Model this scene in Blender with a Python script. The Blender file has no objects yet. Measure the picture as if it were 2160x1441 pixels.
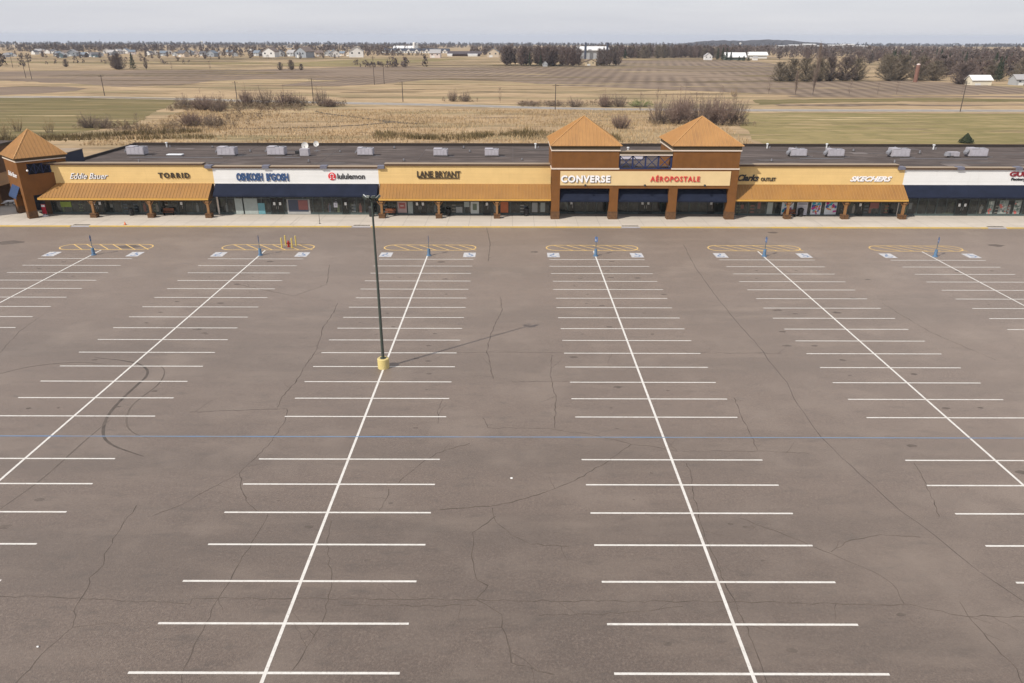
import bpy, math, random
import numpy as np
from mathutils import Vector, Matrix
random.seed(7); rng = np.random.default_rng(7)
S = bpy.context.scene
COL = S.collection
R = math.radians

# ---------------------------------------------------------------- camera, world, sun
PITCH, YAW, ROLL, CAMH = 0.394173, -0.000315, 0.001979, 24.1214
cp, sp, cy, sy = math.cos(PITCH), math.sin(PITCH), math.cos(YAW), math.sin(YAW)
fwd = Vector((sy*cp, cy*cp, -sp)); right = Vector((cy, -sy, 0)); up = right.cross(fwd)
c_, s_ = math.cos(ROLL), math.sin(ROLL)
r_ = c_*right + s_*up; u_ = -s_*right + c_*up
cam = bpy.data.cameras.new('camera'); cam_o = bpy.data.objects.new('camera', cam); COL.objects.link(cam_o)
M = Matrix(((r_.x, u_.x, -fwd.x, 0), (r_.y, u_.y, -fwd.y, 0), (r_.z, u_.z, -fwd.z, CAMH), (0, 0, 0, 1)))
cam_o.matrix_world = M
cam.sensor_width = 36; cam.lens = 1550/2160*36; cam.clip_start = .5; cam.clip_end = 40000
S.camera = cam_o
S.render.resolution_x, S.render.resolution_y = 1024, 683
S.view_settings.view_transform = 'Standard'; S.view_settings.look = 'None'
S.view_settings.exposure = 0.3; S.view_settings.gamma = 1
S.cycles.max_bounces = 5; S.cycles.volume_bounces = 0
SUN_EL = 42.0
sun_vec = Vector((-0.787, -0.617, 0)).normalized()*math.cos(R(SUN_EL)) + Vector((0, 0, math.sin(R(SUN_EL))))
sl = bpy.data.lights.new('sun', 'SUN'); so = bpy.data.objects.new('sun', sl); COL.objects.link(so)
sl.energy = 3.6; sl.angle = R(.6); sl.color = (1, .94, .85)
so.rotation_euler = sun_vec.to_track_quat('Z', 'Y').to_euler(); so.location = (-60, -50, 80)

W = bpy.data.worlds.new('World'); S.world = W; W.use_nodes = True
nt = W.node_tree; nt.nodes.clear()
def wn(t, **k):
    n = nt.nodes.new(t)
    for a, b in k.items(): setattr(n, a, b)
    return n
sky = wn('ShaderNodeTexSky', sky_type='NISHITA'); sky.sun_disc = False
sky.sun_elevation = R(SUN_EL); sky.sun_rotation = math.atan2(sun_vec.x, sun_vec.y)
bg1 = wn('ShaderNodeBackground'); bg1.inputs[1].default_value = .1
bg2 = wn('ShaderNodeBackground'); bg2.inputs[1].default_value = 1
tc = wn('ShaderNodeTexCoord')
mp = wn('ShaderNodeMapping'); mp.inputs['Scale'].default_value = (1.0, 1.0, 14)
nz = wn('ShaderNodeTexNoise'); nz.inputs['Scale'].default_value = 2.3; nz.inputs['Detail'].default_value = 5; nz.inputs['Roughness'].default_value = .55
cr = wn('ShaderNodeValToRGB')
cr.color_ramp.elements[0].position = .32; cr.color_ramp.elements[0].color = (.53, .54, .60, 1)
cr.color_ramp.elements[1].position = .68; cr.color_ramp.elements[1].color = (.625, .625, .665, 1)
mx = wn('ShaderNodeMixShader'); mx.inputs[0].default_value = .86
out = wn('ShaderNodeOutputWorld')
nt.links.new(tc.outputs['Generated'], mp.inputs[0]); nt.links.new(mp.outputs[0], nz.inputs['Vector'])
nt.links.new(nz.outputs[0], cr.inputs[0]); nt.links.new(cr.outputs[0], bg2.inputs[0])
nt.links.new(sky.outputs[0], bg1.inputs[0])
nt.links.new(bg1.outputs[0], mx.inputs[1]); nt.links.new(bg2.outputs[0], mx.inputs[2]); nt.links.new(mx.outputs[0], out.inputs[0])

# ---------------------------------------------------------------- helpers
MATS = {}
def mat(name, col, rough=.8, var=.0, vscale=1.0, col2=None, bump=0, bscale=20, spec=.5, metal=0, stretch=(1, 1, 1), detail=6, layers=()):
    """principled material: col mixed with col2 by noise; layers = extra (scale, stretch, colour, lo, hi, amount)"""
    if name in MATS: return MATS[name]
    m = bpy.data.materials.new(name); m.use_nodes = True
    t = m.node_tree; b = t.nodes['Principled BSDF']
    b.inputs['Base Color'].default_value = (*col, 1); b.inputs['Roughness'].default_value = rough
    b.inputs['Specular IOR Level'].default_value = spec; b.inputs['Metallic'].default_value = metal
    if var or col2 or layers or bump:
        g = t.nodes.new('ShaderNodeNewGeometry')
        def noise(sc, st, det=6, ro=.6):
            mpn = t.nodes.new('ShaderNodeMapping'); mpn.inputs['Scale'].default_value = st
            n = t.nodes.new('ShaderNodeTexNoise'); n.inputs['Scale'].default_value = sc; n.inputs['Detail'].default_value = det; n.inputs['Roughness'].default_value = ro
            t.links.new(g.outputs['Position'], mpn.inputs[0]); t.links.new(mpn.outputs[0], n.inputs['Vector']); return n.outputs[0]
        def ramp(src, lo, hi):
            r = t.nodes.new('ShaderNodeMapRange'); r.inputs['From Min'].default_value = lo; r.inputs['From Max'].default_value = hi
            t.links.new(src, r.inputs[0]); return r.outputs[0]
        def mixc(f, a, bcol, amt=1.0):
            mxn = t.nodes.new('ShaderNodeMix'); mxn.data_type = 'RGBA'
            if amt != 1.0:
                mm = t.nodes.new('ShaderNodeMath'); mm.operation = 'MULTIPLY'; mm.inputs[1].default_value = amt
                t.links.new(f, mm.inputs[0]); f = mm.outputs[0]
            t.links.new(f, mxn.inputs[0])
            if isinstance(a, tuple): mxn.inputs[6].default_value = (*a, 1)
            else: t.links.new(a, mxn.inputs[6])
            mxn.inputs[7].default_value = (*bcol, 1)
            return mxn.outputs[2]
        c = col
        if col2 is None and var: col2 = tuple(x*(1-var) for x in col); c = tuple(min(1, x*(1+var*.6)) for x in col)
        if col2: c = mixc(ramp(noise(vscale, stretch, detail), .35, .65), c, col2)
        for (sc, st, cc, lo, hi, amt) in layers: c = mixc(ramp(noise(sc, st), lo, hi), c, cc, amt)
        if not isinstance(c, tuple): t.links.new(c, b.inputs['Base Color'])
        if bump:
            bn = t.nodes.new('ShaderNodeBump'); bn.inputs['Strength'].default_value = bump; bn.inputs['Distance'].default_value = .05
            t.links.new(noise(bscale, (1, 1, 1), 4), bn.inputs['Height']); t.links.new(bn.outputs[0], b.inputs['Normal'])
    MATS[name] = m
    return m

class MB:
    def __init__(s): s.v = []; s.f = []
    def quad(s, a, b, c, d): n = len(s.v); s.v += [a, b, c, d]; s.f.append((n, n+1, n+2, n+3)); return s
    def poly(s, pts): n = len(s.v); s.v += list(pts); s.f.append(tuple(range(n, n+len(pts)))); return s
    def box(s, x0, x1, y0, y1, z0, z1):
        n = len(s.v)
        s.v += [(x0, y0, z0), (x1, y0, z0), (x1, y1, z0), (x0, y1, z0), (x0, y0, z1), (x1, y0, z1), (x1, y1, z1), (x0, y1, z1)]
        s.f += [tuple(n+i for i in q) for q in ((0, 3, 2, 1), (4, 5, 6, 7), (0, 1, 5, 4), (1, 2, 6, 5), (2, 3, 7, 6), (3, 0, 4, 7))]
        return s
    def prism(s, pts, z0, z1):
        n = len(s.v); k = len(pts)
        s.v += [(x, y, z0) for x, y in pts] + [(x, y, z1) for x, y in pts]
        s.f.append(tuple(n+i for i in range(k))[::-1]); s.f.append(tuple(n+k+i for i in range(k)))
        for i in range(k): j = (i+1) % k; s.f.append((n+i, n+j, n+k+j, n+k+i))
        return s
    def solid(s, pts, ext):
        """planar polygon pts (3d) extruded by vector ext"""
        n = len(s.v); k = len(pts); e = ext
        s.v += list(pts) + [(p[0]+e[0], p[1]+e[1], p[2]+e[2]) for p in pts]
        s.f.append(tuple(n+i for i in range(k))[::-1]); s.f.append(tuple(n+k+i for i in range(k)))
        for i in range(k): j = (i+1) % k; s.f.append((n+i, n+j, n+k+j, n+k+i))
        return s
    def cone(s, x, y, z0, z1, r0, r1, k=12, dx=0, dy=0):
        n = len(s.v)
        for i in range(k): a = 2*math.pi*i/k; s.v.append((x+r0*math.cos(a), y+r0*math.sin(a), z0))
        for i in range(k): a = 2*math.pi*i/k; s.v.append((x+dx+r1*math.cos(a), y+dy+r1*math.sin(a), z1))
        s.f.append(tuple(n+i for i in range(k))[::-1]); s.f.append(tuple(n+k+i for i in range(k)))
        for i in range(k): j = (i+1) % k; s.f.append((n+i, n+j, n+k+j, n+k+i))
        return s
    def bar(s, a, b, w, h=None):
        """square bar from a to b"""
        a = Vector(a); b = Vector(b); h = h or w
        d = (b-a).normalized(); o = Vector((0, 0, 1)) if abs(d.z) < .9 else Vector((0, 1, 0))
        x = d.cross(o).normalized(); y = x.cross(d)
        n = len(s.v)
        for p in (a, b):
            for i, j in ((-1, -1), (1, -1), (1, 1), (-1, 1)): s.v.append(tuple(p + x*i*w/2 + y*j*h/2))
        s.f += [tuple(n+i for i in q) for q in ((0, 3, 2, 1), (4, 5, 6, 7), (0, 1, 5, 4), (1, 2, 6, 5), (2, 3, 7, 6), (3, 0, 4, 7))]
        return s
    def dome(s, c, r, k=14, m=7, full=True, sz=1):
        n = len(s.v); lo = -math.pi/2 if full else 0
        for i in range(m+1):
            ph = lo + (math.pi/2-lo)*i/m
            for j in range(k):
                a = 2*math.pi*j/k; s.v.append((c[0]+r*math.cos(ph)*math.cos(a), c[1]+r*math.cos(ph)*math.sin(a), c[2]+r*sz*math.sin(ph)))
        for i in range(m):
            for j in range(k): q = (j+1) % k; s.f.append((n+i*k+j, n+i*k+q, n+(i+1)*k+q, n+(i+1)*k+j))
        return s
    def ribbon(s, pts, w, z):
        """flat ribbon along a polyline with mitred joints; w number or list"""
        k = len(pts); ws = [w]*k if not isinstance(w, (list, tuple)) else w
        L = []; Rr = []
        for i in range(k):
            p = Vector(pts[i]); a = Vector(pts[max(0, i-1)]); b = Vector(pts[min(k-1, i+1)])
            d = (b-a).normalized(); nrm = Vector((-d.y, d.x))*ws[i]/2
            L.append((*(p+nrm), z)); Rr.append((*(p-nrm), z))
        n = len(s.v); s.v += L + Rr
        for i in range(k-1): s.f.append((n+k+i, n+k+i+1, n+i+1, n+i))
        return s
    def build(s, name, material, parent=None, smooth=False, rel=None, mat2=None, split=0):
        me = bpy.data.meshes.new(name)
        v = s.v
        if rel is not None: v = [(a-rel[0], b-rel[1], c-rel[2]) for a, b, c in v]
        me.from_pydata([tuple(p) for p in v], [], s.f); me.update()
        if smooth: me.shade_smooth()
        me.materials.append(material)
        if mat2:
            me.materials.append(mat2)
            for i in range(split, len(me.polygons)): me.polygons[i].material_index = 1
        o = bpy.data.objects.new(name, me); COL.objects.link(o)
        if parent is not None: o.parent = parent
        return o

def tag(o, label=None, cat=None, group=None, kind=None):
    for k, v in (('label', label), ('category', cat), ('group', group), ('kind', kind)):
        if v: o[k] = v
    return o
def thing(name, loc=(0, 0, 0), label=None, cat=None, group=None, rz=0):
    o = bpy.data.objects.new(name, None); COL.objects.link(o); o.location = loc; o.rotation_euler = (0, 0, rz); o.empty_display_size = .3
    return tag(o, label, cat, group)
def dup(root, loc, rz=0, sc=(1, 1, 1), label=None, group=None):
    r = root.copy(); COL.objects.link(r); r.location = loc; r.rotation_euler = (0, 0, rz); r.scale = sc
    if label: r['label'] = label
    if group: r['group'] = group
    for ch in list(root.children):
        c = ch.copy(); COL.objects.link(c); c.parent = r
        for g in list(ch.children): d = g.copy(); COL.objects.link(d); d.parent = c
    return r
class Placer:
    """first call moves the prototype itself, later calls copy it"""
    def __init__(s, root): s.root = root; s.used = False
    def __call__(s, loc, rz=0, sc=(1, 1, 1), label=None, group=None):
        if s.used: return dup(s.root, loc, rz, sc, label, group)
        s.used = True; r = s.root; r.location = loc; r.rotation_euler = (0, 0, rz); r.scale = sc
        if label: r['label'] = label
        if group: r['group'] = group
        return r
def textmesh(txt, x0, x1, z0, z1, y, depth=.07, bold=0.0, shear=0.0, space=1.0):
    """raised lettering standing upright, facing -Y; returns MB in world space"""
    cu = bpy.data.curves.new('lettering', 'FONT'); cu.body = txt; cu.size = 1; cu.offset = bold; cu.resolution_u = 3; cu.extrude = .01; cu.shear = shear; cu.space_character = space
    o = bpy.data.objects.new('lettering_tmp', cu); COL.objects.link(o)
    dg = bpy.context.evaluated_depsgraph_get(); dg.update()
    me = bpy.data.meshes.new_from_object(o.evaluated_get(dg)); bpy.data.objects.remove(o); bpy.data.curves.remove(cu)
    v = np.array([p.co[:] for p in me.vertices]); f = [tuple(p.vertices) for p in me.polygons]; bpy.data.meshes.remove(me)
    mn, mxx = v.min(0), v.max(0)
    mb = MB()
    for p in v:
        mb.v.append((x0+(p[0]-mn[0])/(mxx[0]-mn[0])*(x1-x0), y - (p[2]-mn[2])/(mxx[2]-mn[2])*depth, z0+(p[1]-mn[1])/(mxx[1]-mn[1])*(z1-z0)))
    mb.f = f
    return mb
def T(Y):
    if Y < 1000: return 0.0
    if Y < 3000:
        t = (Y-1000)/2000; return -12*t*t*(3-2*t)
    return -12-(Y-3000)*.009

# surveyed positions in metres (world coordinates)
CRACKS= [(0.05, [(-20.83, 34.14), (-20.68, 32.02), (-20.49, 29.98), (-20.11, 29.19), (-20.32, 28.23), (-20.02, 27.57), (-19.92, 26.39), (-19.34, 25.04), (-19.71, 23.9), (-19.93, 22.34), (-19.95, 21.6)]), (0.05, [(-15.75, 45.61), (-15.35, 43.76), (-15.5, 40.89), (-16.24, 37.46), (-15.9, 36.8), (-15.76, 36.16), (-14.91, 34.61), (-13.99, 33.63)]), (0.04, [(-16.24, 37.46), (-17.08, 36.15), (-18.51, 34.06), (-19.51, 33.14)]), (0.05, [(-13.3, 33.33), (-13.33, 31.6), (-13.46, 29.43), (-13.5, 28.42), (-13.59, 26.87), (-13.58, 25.29), (-13.51, 23.61), (-13.51, 22.78), (-13.18, 21.61)]), (0.045, [(-9.71, 32.79), (-9.48, 30.8), (-8.65, 28.13), (-8.41, 25.68), (-8.74, 23.93), (-9.01, 22.71)]), (0.04, [(-27.16, 27.04), (-23.79, 26.96), (-20.06, 26.88), (-14.78, 26.49), (-14.78, 26.86), (-7.9, 26.85), (-1.85, 26.81), (4.0, 26.73), (7.9, 26.72), (12.45, 26.67), (18.48, 26.53), (20.21, 25.88), (23.07, 25.8)]), (0.03, [(-7.81, 26.45), (-1.63, 26.41)]), (0.03, [(1.23, 25.82), (4.82, 25.95), (7.83, 26.41)]), (0.05, [(-2.01, 44.36), (-1.61, 42.98), (2.46, 42.87), (4.76, 42.25), (6.62, 41.46), (7.67, 40.86), (9.01, 40.58), (10.4, 40.01)]), (0.06, [(7.61, 40.86), (5.92, 38.87), (3.68, 36.68), (1.54, 35.27), (-0.02, 34.48), (-1.23, 34.12), (-3.94, 33.8)]), (0.045, [(-1.07, 33.99), (-0.83, 32.66), (-0.01, 31.57), (0.98, 30.84), (2.92, 30.69)]), (0.06, [(-0.89, 33.21), (-2.06, 31.8), (-1.96, 30.83), (-2.03, 29.89), (-1.84, 28.87), (-1.67, 28.16), (-1.13, 27.76), (-1.65, 26.81), (-0.91, 26.26), (-0.45, 25.88), (-0.44, 25.1), (-0.08, 23.85), (-0.0, 23.11)]), (0.04, [(-0.0, 23.65), (0.5, 23.31), (1.01, 22.69), (1.76, 22.5)]), (0.05, [(-2.7, 40.94), (-4.74, 39.72), (-5.76, 38.13), (-6.61, 36.44)]), (0.05, [(-7.09, 35.81), (-7.01, 35.24), (-7.31, 33.7)]), (0.05, [(-4.96, 47.33), (-5.17, 45.51), (-4.98, 43.55)]), (0.06, [(3.28, 55.03), (2.91, 51.22), (3.17, 47.37), (2.84, 43.0)]), (0.05, [(16.01, 47.43), (15.73, 44.44), (15.62, 41.8), (15.5, 40.2)]), (0.04, [(10.73, 40.01), (15.46, 40.08), (18.62, 39.81)]), (0.05, [(10.67, 38.62), (10.69, 37.56), (10.38, 35.68), (10.14, 33.25), (10.06, 31.52), (10.18, 29.94), (10.18, 28.06), (10.35, 25.74), (10.38, 24.33), (10.37, 22.94), (10.31, 22.03)]), (0.04, [(12.36, 33.08), (14.66, 31.38), (16.2, 30.1), (17.86, 28.52), (18.16, 27.96), (18.07, 26.62)]), (0.05, [(16.17, 30.29), (17.59, 31.24), (19.33, 31.71), (21.3, 31.48)]), (0.05, [(20.7, 26.76), (20.57, 25.88), (20.63, 24.47), (20.87, 22.85), (20.58, 21.94)]), (0.05, [(24.6, 38.68), (24.32, 37.16), (23.95, 35.54), (23.28, 33.29)]), (0.07, [(-17.05, 67.59), (-16.85, 64.68), (-16.88, 60.7), (-16.55, 58.49), (-16.27, 55.71), (-16.36, 53.06), (-16.29, 50.03), (-16.63, 47.5), (-16.47, 45.82)]), (0.08, [(-3.49, 98.44), (-2.81, 90.49), (-2.79, 82.04)]), (0.07, [(-1.22, 69.52), (-0.97, 65.68), (-1.89, 59.66), (-2.1, 55.98), (-1.45, 50.52)]), (0.06, [(-0.01, 50.03), (2.93, 50.12), (7.87, 50.07)]), (0.06, [(-28.88, 73.44), (-21.88, 69.68), (-19.44, 73.5), (-20.78, 80.39)]), (0.06, [(-22.33, 45.09), (-15.75, 45.61)]), (0.05, [(-12.59, 55.93), (-8.59, 55.36), (-2.36, 55.59), (3.31, 55.62), (8.57, 55.45), (15.62, 55.58), (22.24, 55.52)]), (0.05, [(36.19, 67.92), (36.91, 60.43), (39.05, 54.27)]), (0.05, [(-42.04, 55.28), (-43.4, 59.98), (-43.77, 64.14)])]
SEAL= [[(21.42, 89.54), (20.68, 80.32), (20.42, 68.52), (20.55, 62.67), (20.8, 55.91), (20.64, 54.17), (20.75, 50.05), (20.33, 47.45), (20.14, 41.82), (20.42, 39.37), (20.98, 36.3), (21.39, 33.8), (22.16, 31.57), (22.82, 28.81), (23.68, 26.76), (24.64, 25.01)]]
SKIDS= [(0.22, [(-33.78, 54.36), (-31.63, 53.9), (-30.04, 53.35), (-29.22, 52.81), (-28.4, 51.93), (-27.99, 50.81), (-27.98, 49.4), (-27.98, 47.37), (-27.85, 45.41), (-27.48, 43.71), (-26.78, 42.11), (-26.1, 41.2), (-25.11, 40.43), (-23.7, 39.7), (-22.75, 39.25)]), (0.14, [(-28.06, 53.0), (-27.19, 52.11), (-26.66, 50.81), (-26.46, 49.17), (-26.69, 47.38), (-26.77, 46.13), (-26.53, 44.93), (-26.04, 43.72), (-25.41, 42.75), (-24.46, 41.94), (-23.31, 41.45)]), (0.12, [(-28.17, 33.76), (-27.62, 36.81), (-27.47, 41.19), (-27.23, 44.38)]), (0.12, [(-40.29, 50.33), (-38.01, 52.5), (-34.79, 53.42), (-31.92, 52.98)])]
SPOTS= [(-28.88, 73.44, 0.5), (-28.44, 67.52, 0.5), (-27.89, 60.64, 0.6), (-27.96, 81.86, 0.5), (10.55, 78.42, 0.4), (10.67, 76.0, 0.5), (13.52, 75.85, 0.5), (4.99, 54.66, 0.5), (7.86, 49.17, 0.5), (8.7, 61.42, 0.4), (23.18, 57.13, 0.5), (25.51, 57.14, 0.4), (31.08, 51.53, 0.4), (30.47, 45.89, 0.4), (25.47, 40.76, 0.5), (30.56, 37.69, 0.5), (11.71, 32.58, 0.25), (17.58, 25.93, 0.3), (-26.54, 34.66, 0.4), (-26.91, 32.2, 0.5), (-10.75, 32.25, 0.35), (-6.74, 34.41, 0.2), (2.64, 86.12, 0.6), (-47.41, 88.11, 1.6), (11.49, 82.15, 0.4), (60.48, 89.62, 1.2), (-63.23, 90.01, 2), (34.64, 95.88, 0.8), (-27.04, 59.74, 0.4), (25.28, 65.84, 0.6), (30.68, 65.22, 0.6), (23.88, 60.36, 0.5), (-7.16, 75.37, 0.5), (-8.25, 81.81, 0.6), (-10.65, 61.31, 0.3), (8.7, 67.07, 0.4), (15.29, 70.36, 0.4), (38.18, 75.52, 0.4), (34.0, 69.32, 0.5), (49.54, 78.52, 0.5)]
HOUSES= [(-592, 916, 0.0, 5.0, 'g'), (-599, 937, 0.0, 5.1, 'g'), (-607, 958, 0.0, 4.0, 'w'), (-642, 1055, -0.0, 5.7, 'w'), (-670, 1114, -0.1, 6.7, 'w'), (-684, 1148, -0.2, 6.2, 'p'), (-658, 1115, -0.1, 6.0, 'w'), (-652, 1116, -0.1, 6.0, 'w'), (-558, 962, 0.0, 6.4, 'b'), (-518, 902, 0.0, 6.5, 'd'), (-571, 1008, -0.0, 6.7, 'w'), (-539, 963, 0.0, 8.7, 'b'), (-546, 986, 0.0, 5.3, 'b'), (-505, 923, 0.0, 6.1, 'k'), (-533, 987, 0.0, 5.9, 'w'), (-506, 944, 0.0, 5.1, 'b'), (-490, 924, 0.0, 6.1, 'd'), (-506, 966, 0.0, 5.8, 'g'), (-578, 1123, -0.1, 8.1, 'w'), (-517, 1012, -0.0, 7.3, 'b'), (-549, 1093, -0.1, 7.2, 'w'), (-554, 1126, -0.1, 7.4, 'w'), (-515, 1067, -0.0, 6.4, 'p'), (-482, 1041, -0.0, 5.6, 'w'), (-485, 1069, -0.0, 5.8, 'w'), (-441, 994, 0.0, 6.6, 'g'), (-479, 1100, -0.1, 6.6, 'w'), (-427, 995, 0.0, 5.4, 'g'), (-401, 952, 0.0, 8.0, 't'), (-429, 1046, -0.0, 6.3, 'g'), (-431, 1074, -0.0, 5.8, 'p'), (-393, 998, 0.0, 6.0, 'g'), (-366, 954, -0.0, 8.0, 'b'), (-379, 1024, -0.0, 6.2, 't'), (-378, 1050, -0.0, 6.9, 'p'), (-345, 978, 0.0, 5.3, 'g'), (-405, 1218, -0.4, 6.6, 'w'), (-327, 1003, -0.0, 7.2, 'g'), (-291, 939, 0.0, 12.4, 'w'), (-291, 983, 0.0, 8.3, 'g'), (-278, 984, 0.0, 8.3, 'g'), (-248, 921, 0.0, 13.3, 'b'), (-258, 1009, -0.0, 7.9, 'b'), (-242, 986, -0.0, 7.7, 't'), (-237, 1010, -0.0, 7.3, 'g'), (-218, 966, -0.0, 9.3, 'w'), (-220, 1012, -0.0, 6.1, 't'), (-206, 989, 0.0, 7.1, 't'), (-188, 946, 0.0, 13.7, 'w'), (-92, 932, 0.0, 10.1, 'p'), (-24, 958, 0.0, 11.5, 't'), (-623, 2213, -7.9, 13.2, 'w'), (-1500, 2394, -9.4, 12.9, 'w'), (453, 827, 0.0, 5.0, 'b')]
POSTERS= [(-65.21, 1.18, -63.67, 1.94, 'green'), (-40.03, 0.2, -38.75, 2.47, 'pale'), (-38.93, 0.2, -36.78, 2.48, 'pale'), (-36.74, 0.14, -35.77, 1.79, 'cyan'), (-32.54, 0.21, -29.23, 2.35, 'frame'), (-30.9, 0.84, -29.52, 2.22, 'red'), (-25.79, 1.2, -25.25, 1.88, 'white'), (-16.6, 0.45, -15.28, 2.11, 'sale'), (-15.1, 0.32, -14.39, 2.11, 'pale'), (-8.16, 0.47, -7.25, 1.3, 'grey'), (-6.98, 1.3, -6.21, 2.13, 'pale'), (-6.04, 0.34, -4.85, 2.06, 'pale2'), (-1.72, 0.49, -0.62, 2.14, 'orange'), (2.81, 0.56, 3.61, 1.94, 'grey'), (4.04, 0.57, 4.7, 1.95, 'pale'), (36.77, 0.36, 37.55, 2.15, 'pale'), (38.84, 0.29, 40.54, 2.22, 'mosaic'), (41.04, 0.23, 42.59, 2.16, 'white'), (43.09, 0.3, 44.56, 2.23, 'mosaic'), (45.08, 0.31, 46.81, 2.24, 'mosaic'), (47.82, 1.14, 48.4, 2.1, 'red'), (51.56, 1.22, 52.83, 2.11, 'red'), (68.58, 0.42, 69.4, 2.35, 'pattern'), (70.16, 0.43, 71.42, 2.42, 'pattern'), (72.35, 0.43, 73.32, 2.43, 'pattern')]
# ---------------------------------------------------------------- ground, lot, fields
dry = mat('dry_grass', (.46, .33, .20), .95, col2=(.30, .212, .128), vscale=.02, stretch=(1, 2.8, 1), detail=12, spec=.1,
          layers=((.25, (.5, 2, 1), (.17, .125, .065), .48, .70, .65), (.012, (.8, 4, 1), (.17, .145, .075), .50, .62, .75), (1.2, (.7, 1.4, 1), (.47, .37, .22), .5, .8, .5), (.05, (.5, 3.5, 1), (.19, .145, .09), .54, .68, .7), (.03, (.3, 4, 1), (.46, .36, .20), .56, .68, .6)))
xs = np.concatenate([np.linspace(-9000, -1500, 10), np.linspace(-1200, 1200, 13), np.linspace(1500, 9000, 10)])
ys = np.concatenate([np.linspace(-400, 1000, 8), np.linspace(1100, 3000, 20), np.linspace(3400, 16000, 14)])
g = MB()
for yy in ys:
    for xx in xs: g.v.append((float(xx), float(yy), T(yy)))
nx = len(xs)
for j in range(len(ys)-1):
    for i in range(nx-1): a = j*nx+i; g.f.append((a, a+1, a+nx+1, a+nx))
tag(g.build('ground', dry), kind='structure')

asph = mat('asphalt', (.101, .070, .052), .50, col2=(.077, .053, .040), vscale=.06, detail=9, spec=.75, bump=.6, bscale=26,
           layers=((8, (1, 1, 1), (.21, .162, .125), .46, .78, .75), (22, (1, 1, 1), (.012, .009, .007), .47, .72, .85),
                   (.05, (.22, 2.4, 1), (.052, .038, .028), .44, .66, .75), (.4, (.3, 1.2, 1), (.135, .102, .078), .50, .72, .7), (1.7, (.35, 1, 1), (.038, .028, .021), .54, .72, .65), (.16, (1, 1, 1), (.145, .112, .088), .52, .70, .7), (3.3, (1, 1, 1), (.16, .125, .10), .60, .78, .5)))
asph.node_tree.nodes['Principled BSDF'].inputs['Sheen Weight'].default_value = .33; asph.node_tree.nodes['Principled BSDF'].inputs['Sheen Roughness'].default_value = .55; asph.node_tree.nodes['Principled BSDF'].inputs['Sheen Tint'].default_value = (1, .815, .68, 1)
lot = MB().quad((-160, -60, .02), (160, -60, .02), (160, 98.4, .02), (-160, 98.4, .02))
tag(lot.build('parking_lot', asph), kind='structure')

def field(name, pts, m, z):
    o = MB().poly([(x, y, z) for x, y in pts]).build(name, m); return tag(o, kind='structure')
FG = [(-250.3, 317.8), (-213.5, 321.3), (-175.9, 324.8), (-138.2, 318.2), (-130.9, 299.6), (-121.4, 261.2), (-110.8, 223.5), (-117.0, 200.7), (-116.9, 191.0), (-117.9, 183.8), (-144.4, 179.2)]
FP = [(-463.1, 552.5), (-365.3, 556.9), (-276.9, 584.5), (-195.8, 596.7), (-146.7, 635.2), (-113.6, 667.1), (-74.7, 679.9), (-34.8, 704.6), (-9.2, 706.0), (65.8, 687.3), (117.5, 854.1), (171.2, 892.8), (221.3, 878.2), (249.9, 799.5), (247.4, 708.3), (157.6, 451.3), (230.9, 463.7), (248.9, 445.0), (260.7, 395.9), (234.6, 355.3), (196.0, 348.4), (161.0, 341.8), (129.3, 340.9), (110.9, 348.9), (104.8, 357.7), (73.9, 379.6), (52.5, 393.2), (24.5, 407.6), (-0.4, 445.8), (-22.7, 457.2), (-50.7, 458.7), (-62.0, 439.0), (-71.6, 416.7), (-93.2, 400.0), (-112.6, 399.3), (-122.1, 406.9), (-116.4, 432.6), (-114.9, 456.4), (-121.7, 469.0), (-153.3, 465.2), (-172.0, 439.8), (-173.6, 405.2), (-199.6, 392.8), (-238.5, 419.6), (-293.3, 445.1), (-380.2, 451.8)]
FS = [(-325.3, 385.2), (-256.1, 387.3), (-241.9, 395.3), (-221.1, 388.4), (-207.3, 378.1), (-204.0, 361.5), (-210.3, 346.0), (-221.9, 334.3), (-277.8, 327.4)]
FGR = [(79.2, 262.0), (116.4, 261.9), (173.9, 260.6), (211.8, 259.8), (147.4, 144.5), (74.7, 144.6), (60.6, 178.1), (61.7, 195.7), (67.5, 226.7)]
FGF = [(99.0, 316.8), (132.4, 322.5), (165.0, 328.4), (215.0, 324.6), (257.8, 318.3), (248.5, 306.5), (205.5, 310.0), (156.5, 311.1), (124.8, 303.5), (93.9, 294.2)]
FFL = [(-222.5, 706.0), (-188.3, 818.0), (-161.5, 888.5), (-114.4, 855.9), (-46.0, 935.8), (-85.4, 779.2), (-131.6, 676.9), (-174.6, 653.6)]
def ragged(pts, amp, step=4):
    o = []
    for i in range(len(pts)):
        a = Vector(pts[i]); b = Vector(pts[(i+1) % len(pts)]); n = max(1, int((b-a).length/step))
        for k in range(n):
            p = a.lerp(b, k/n); o.append((p.x+random.uniform(-.25, .25)*step*(k > 0), p.y+random.uniform(-amp, amp)*(1.6 if abs((b-a).x) > abs((b-a).y)*2 else .2)*(k > 0)))
    return o
green = mat('mown_grass', (0.1833, 0.1443, 0.0663), .95, col2=(0.1326, 0.1131, 0.0507), vscale=.02, stretch=(.3, 3, 1), detail=9, spec=.1,
            layers=((.12, (.7, 2, 1), (0.1170, 0.1053, 0.0429), .5, .66, .65), (.06, (.3, 4, 1), (0.2652, 0.1950, 0.1014), .5, .64, .75), (.5, (.5, 2, 1), (0.1014, 0.0936, 0.0429), .58, .8, .5)))
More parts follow.
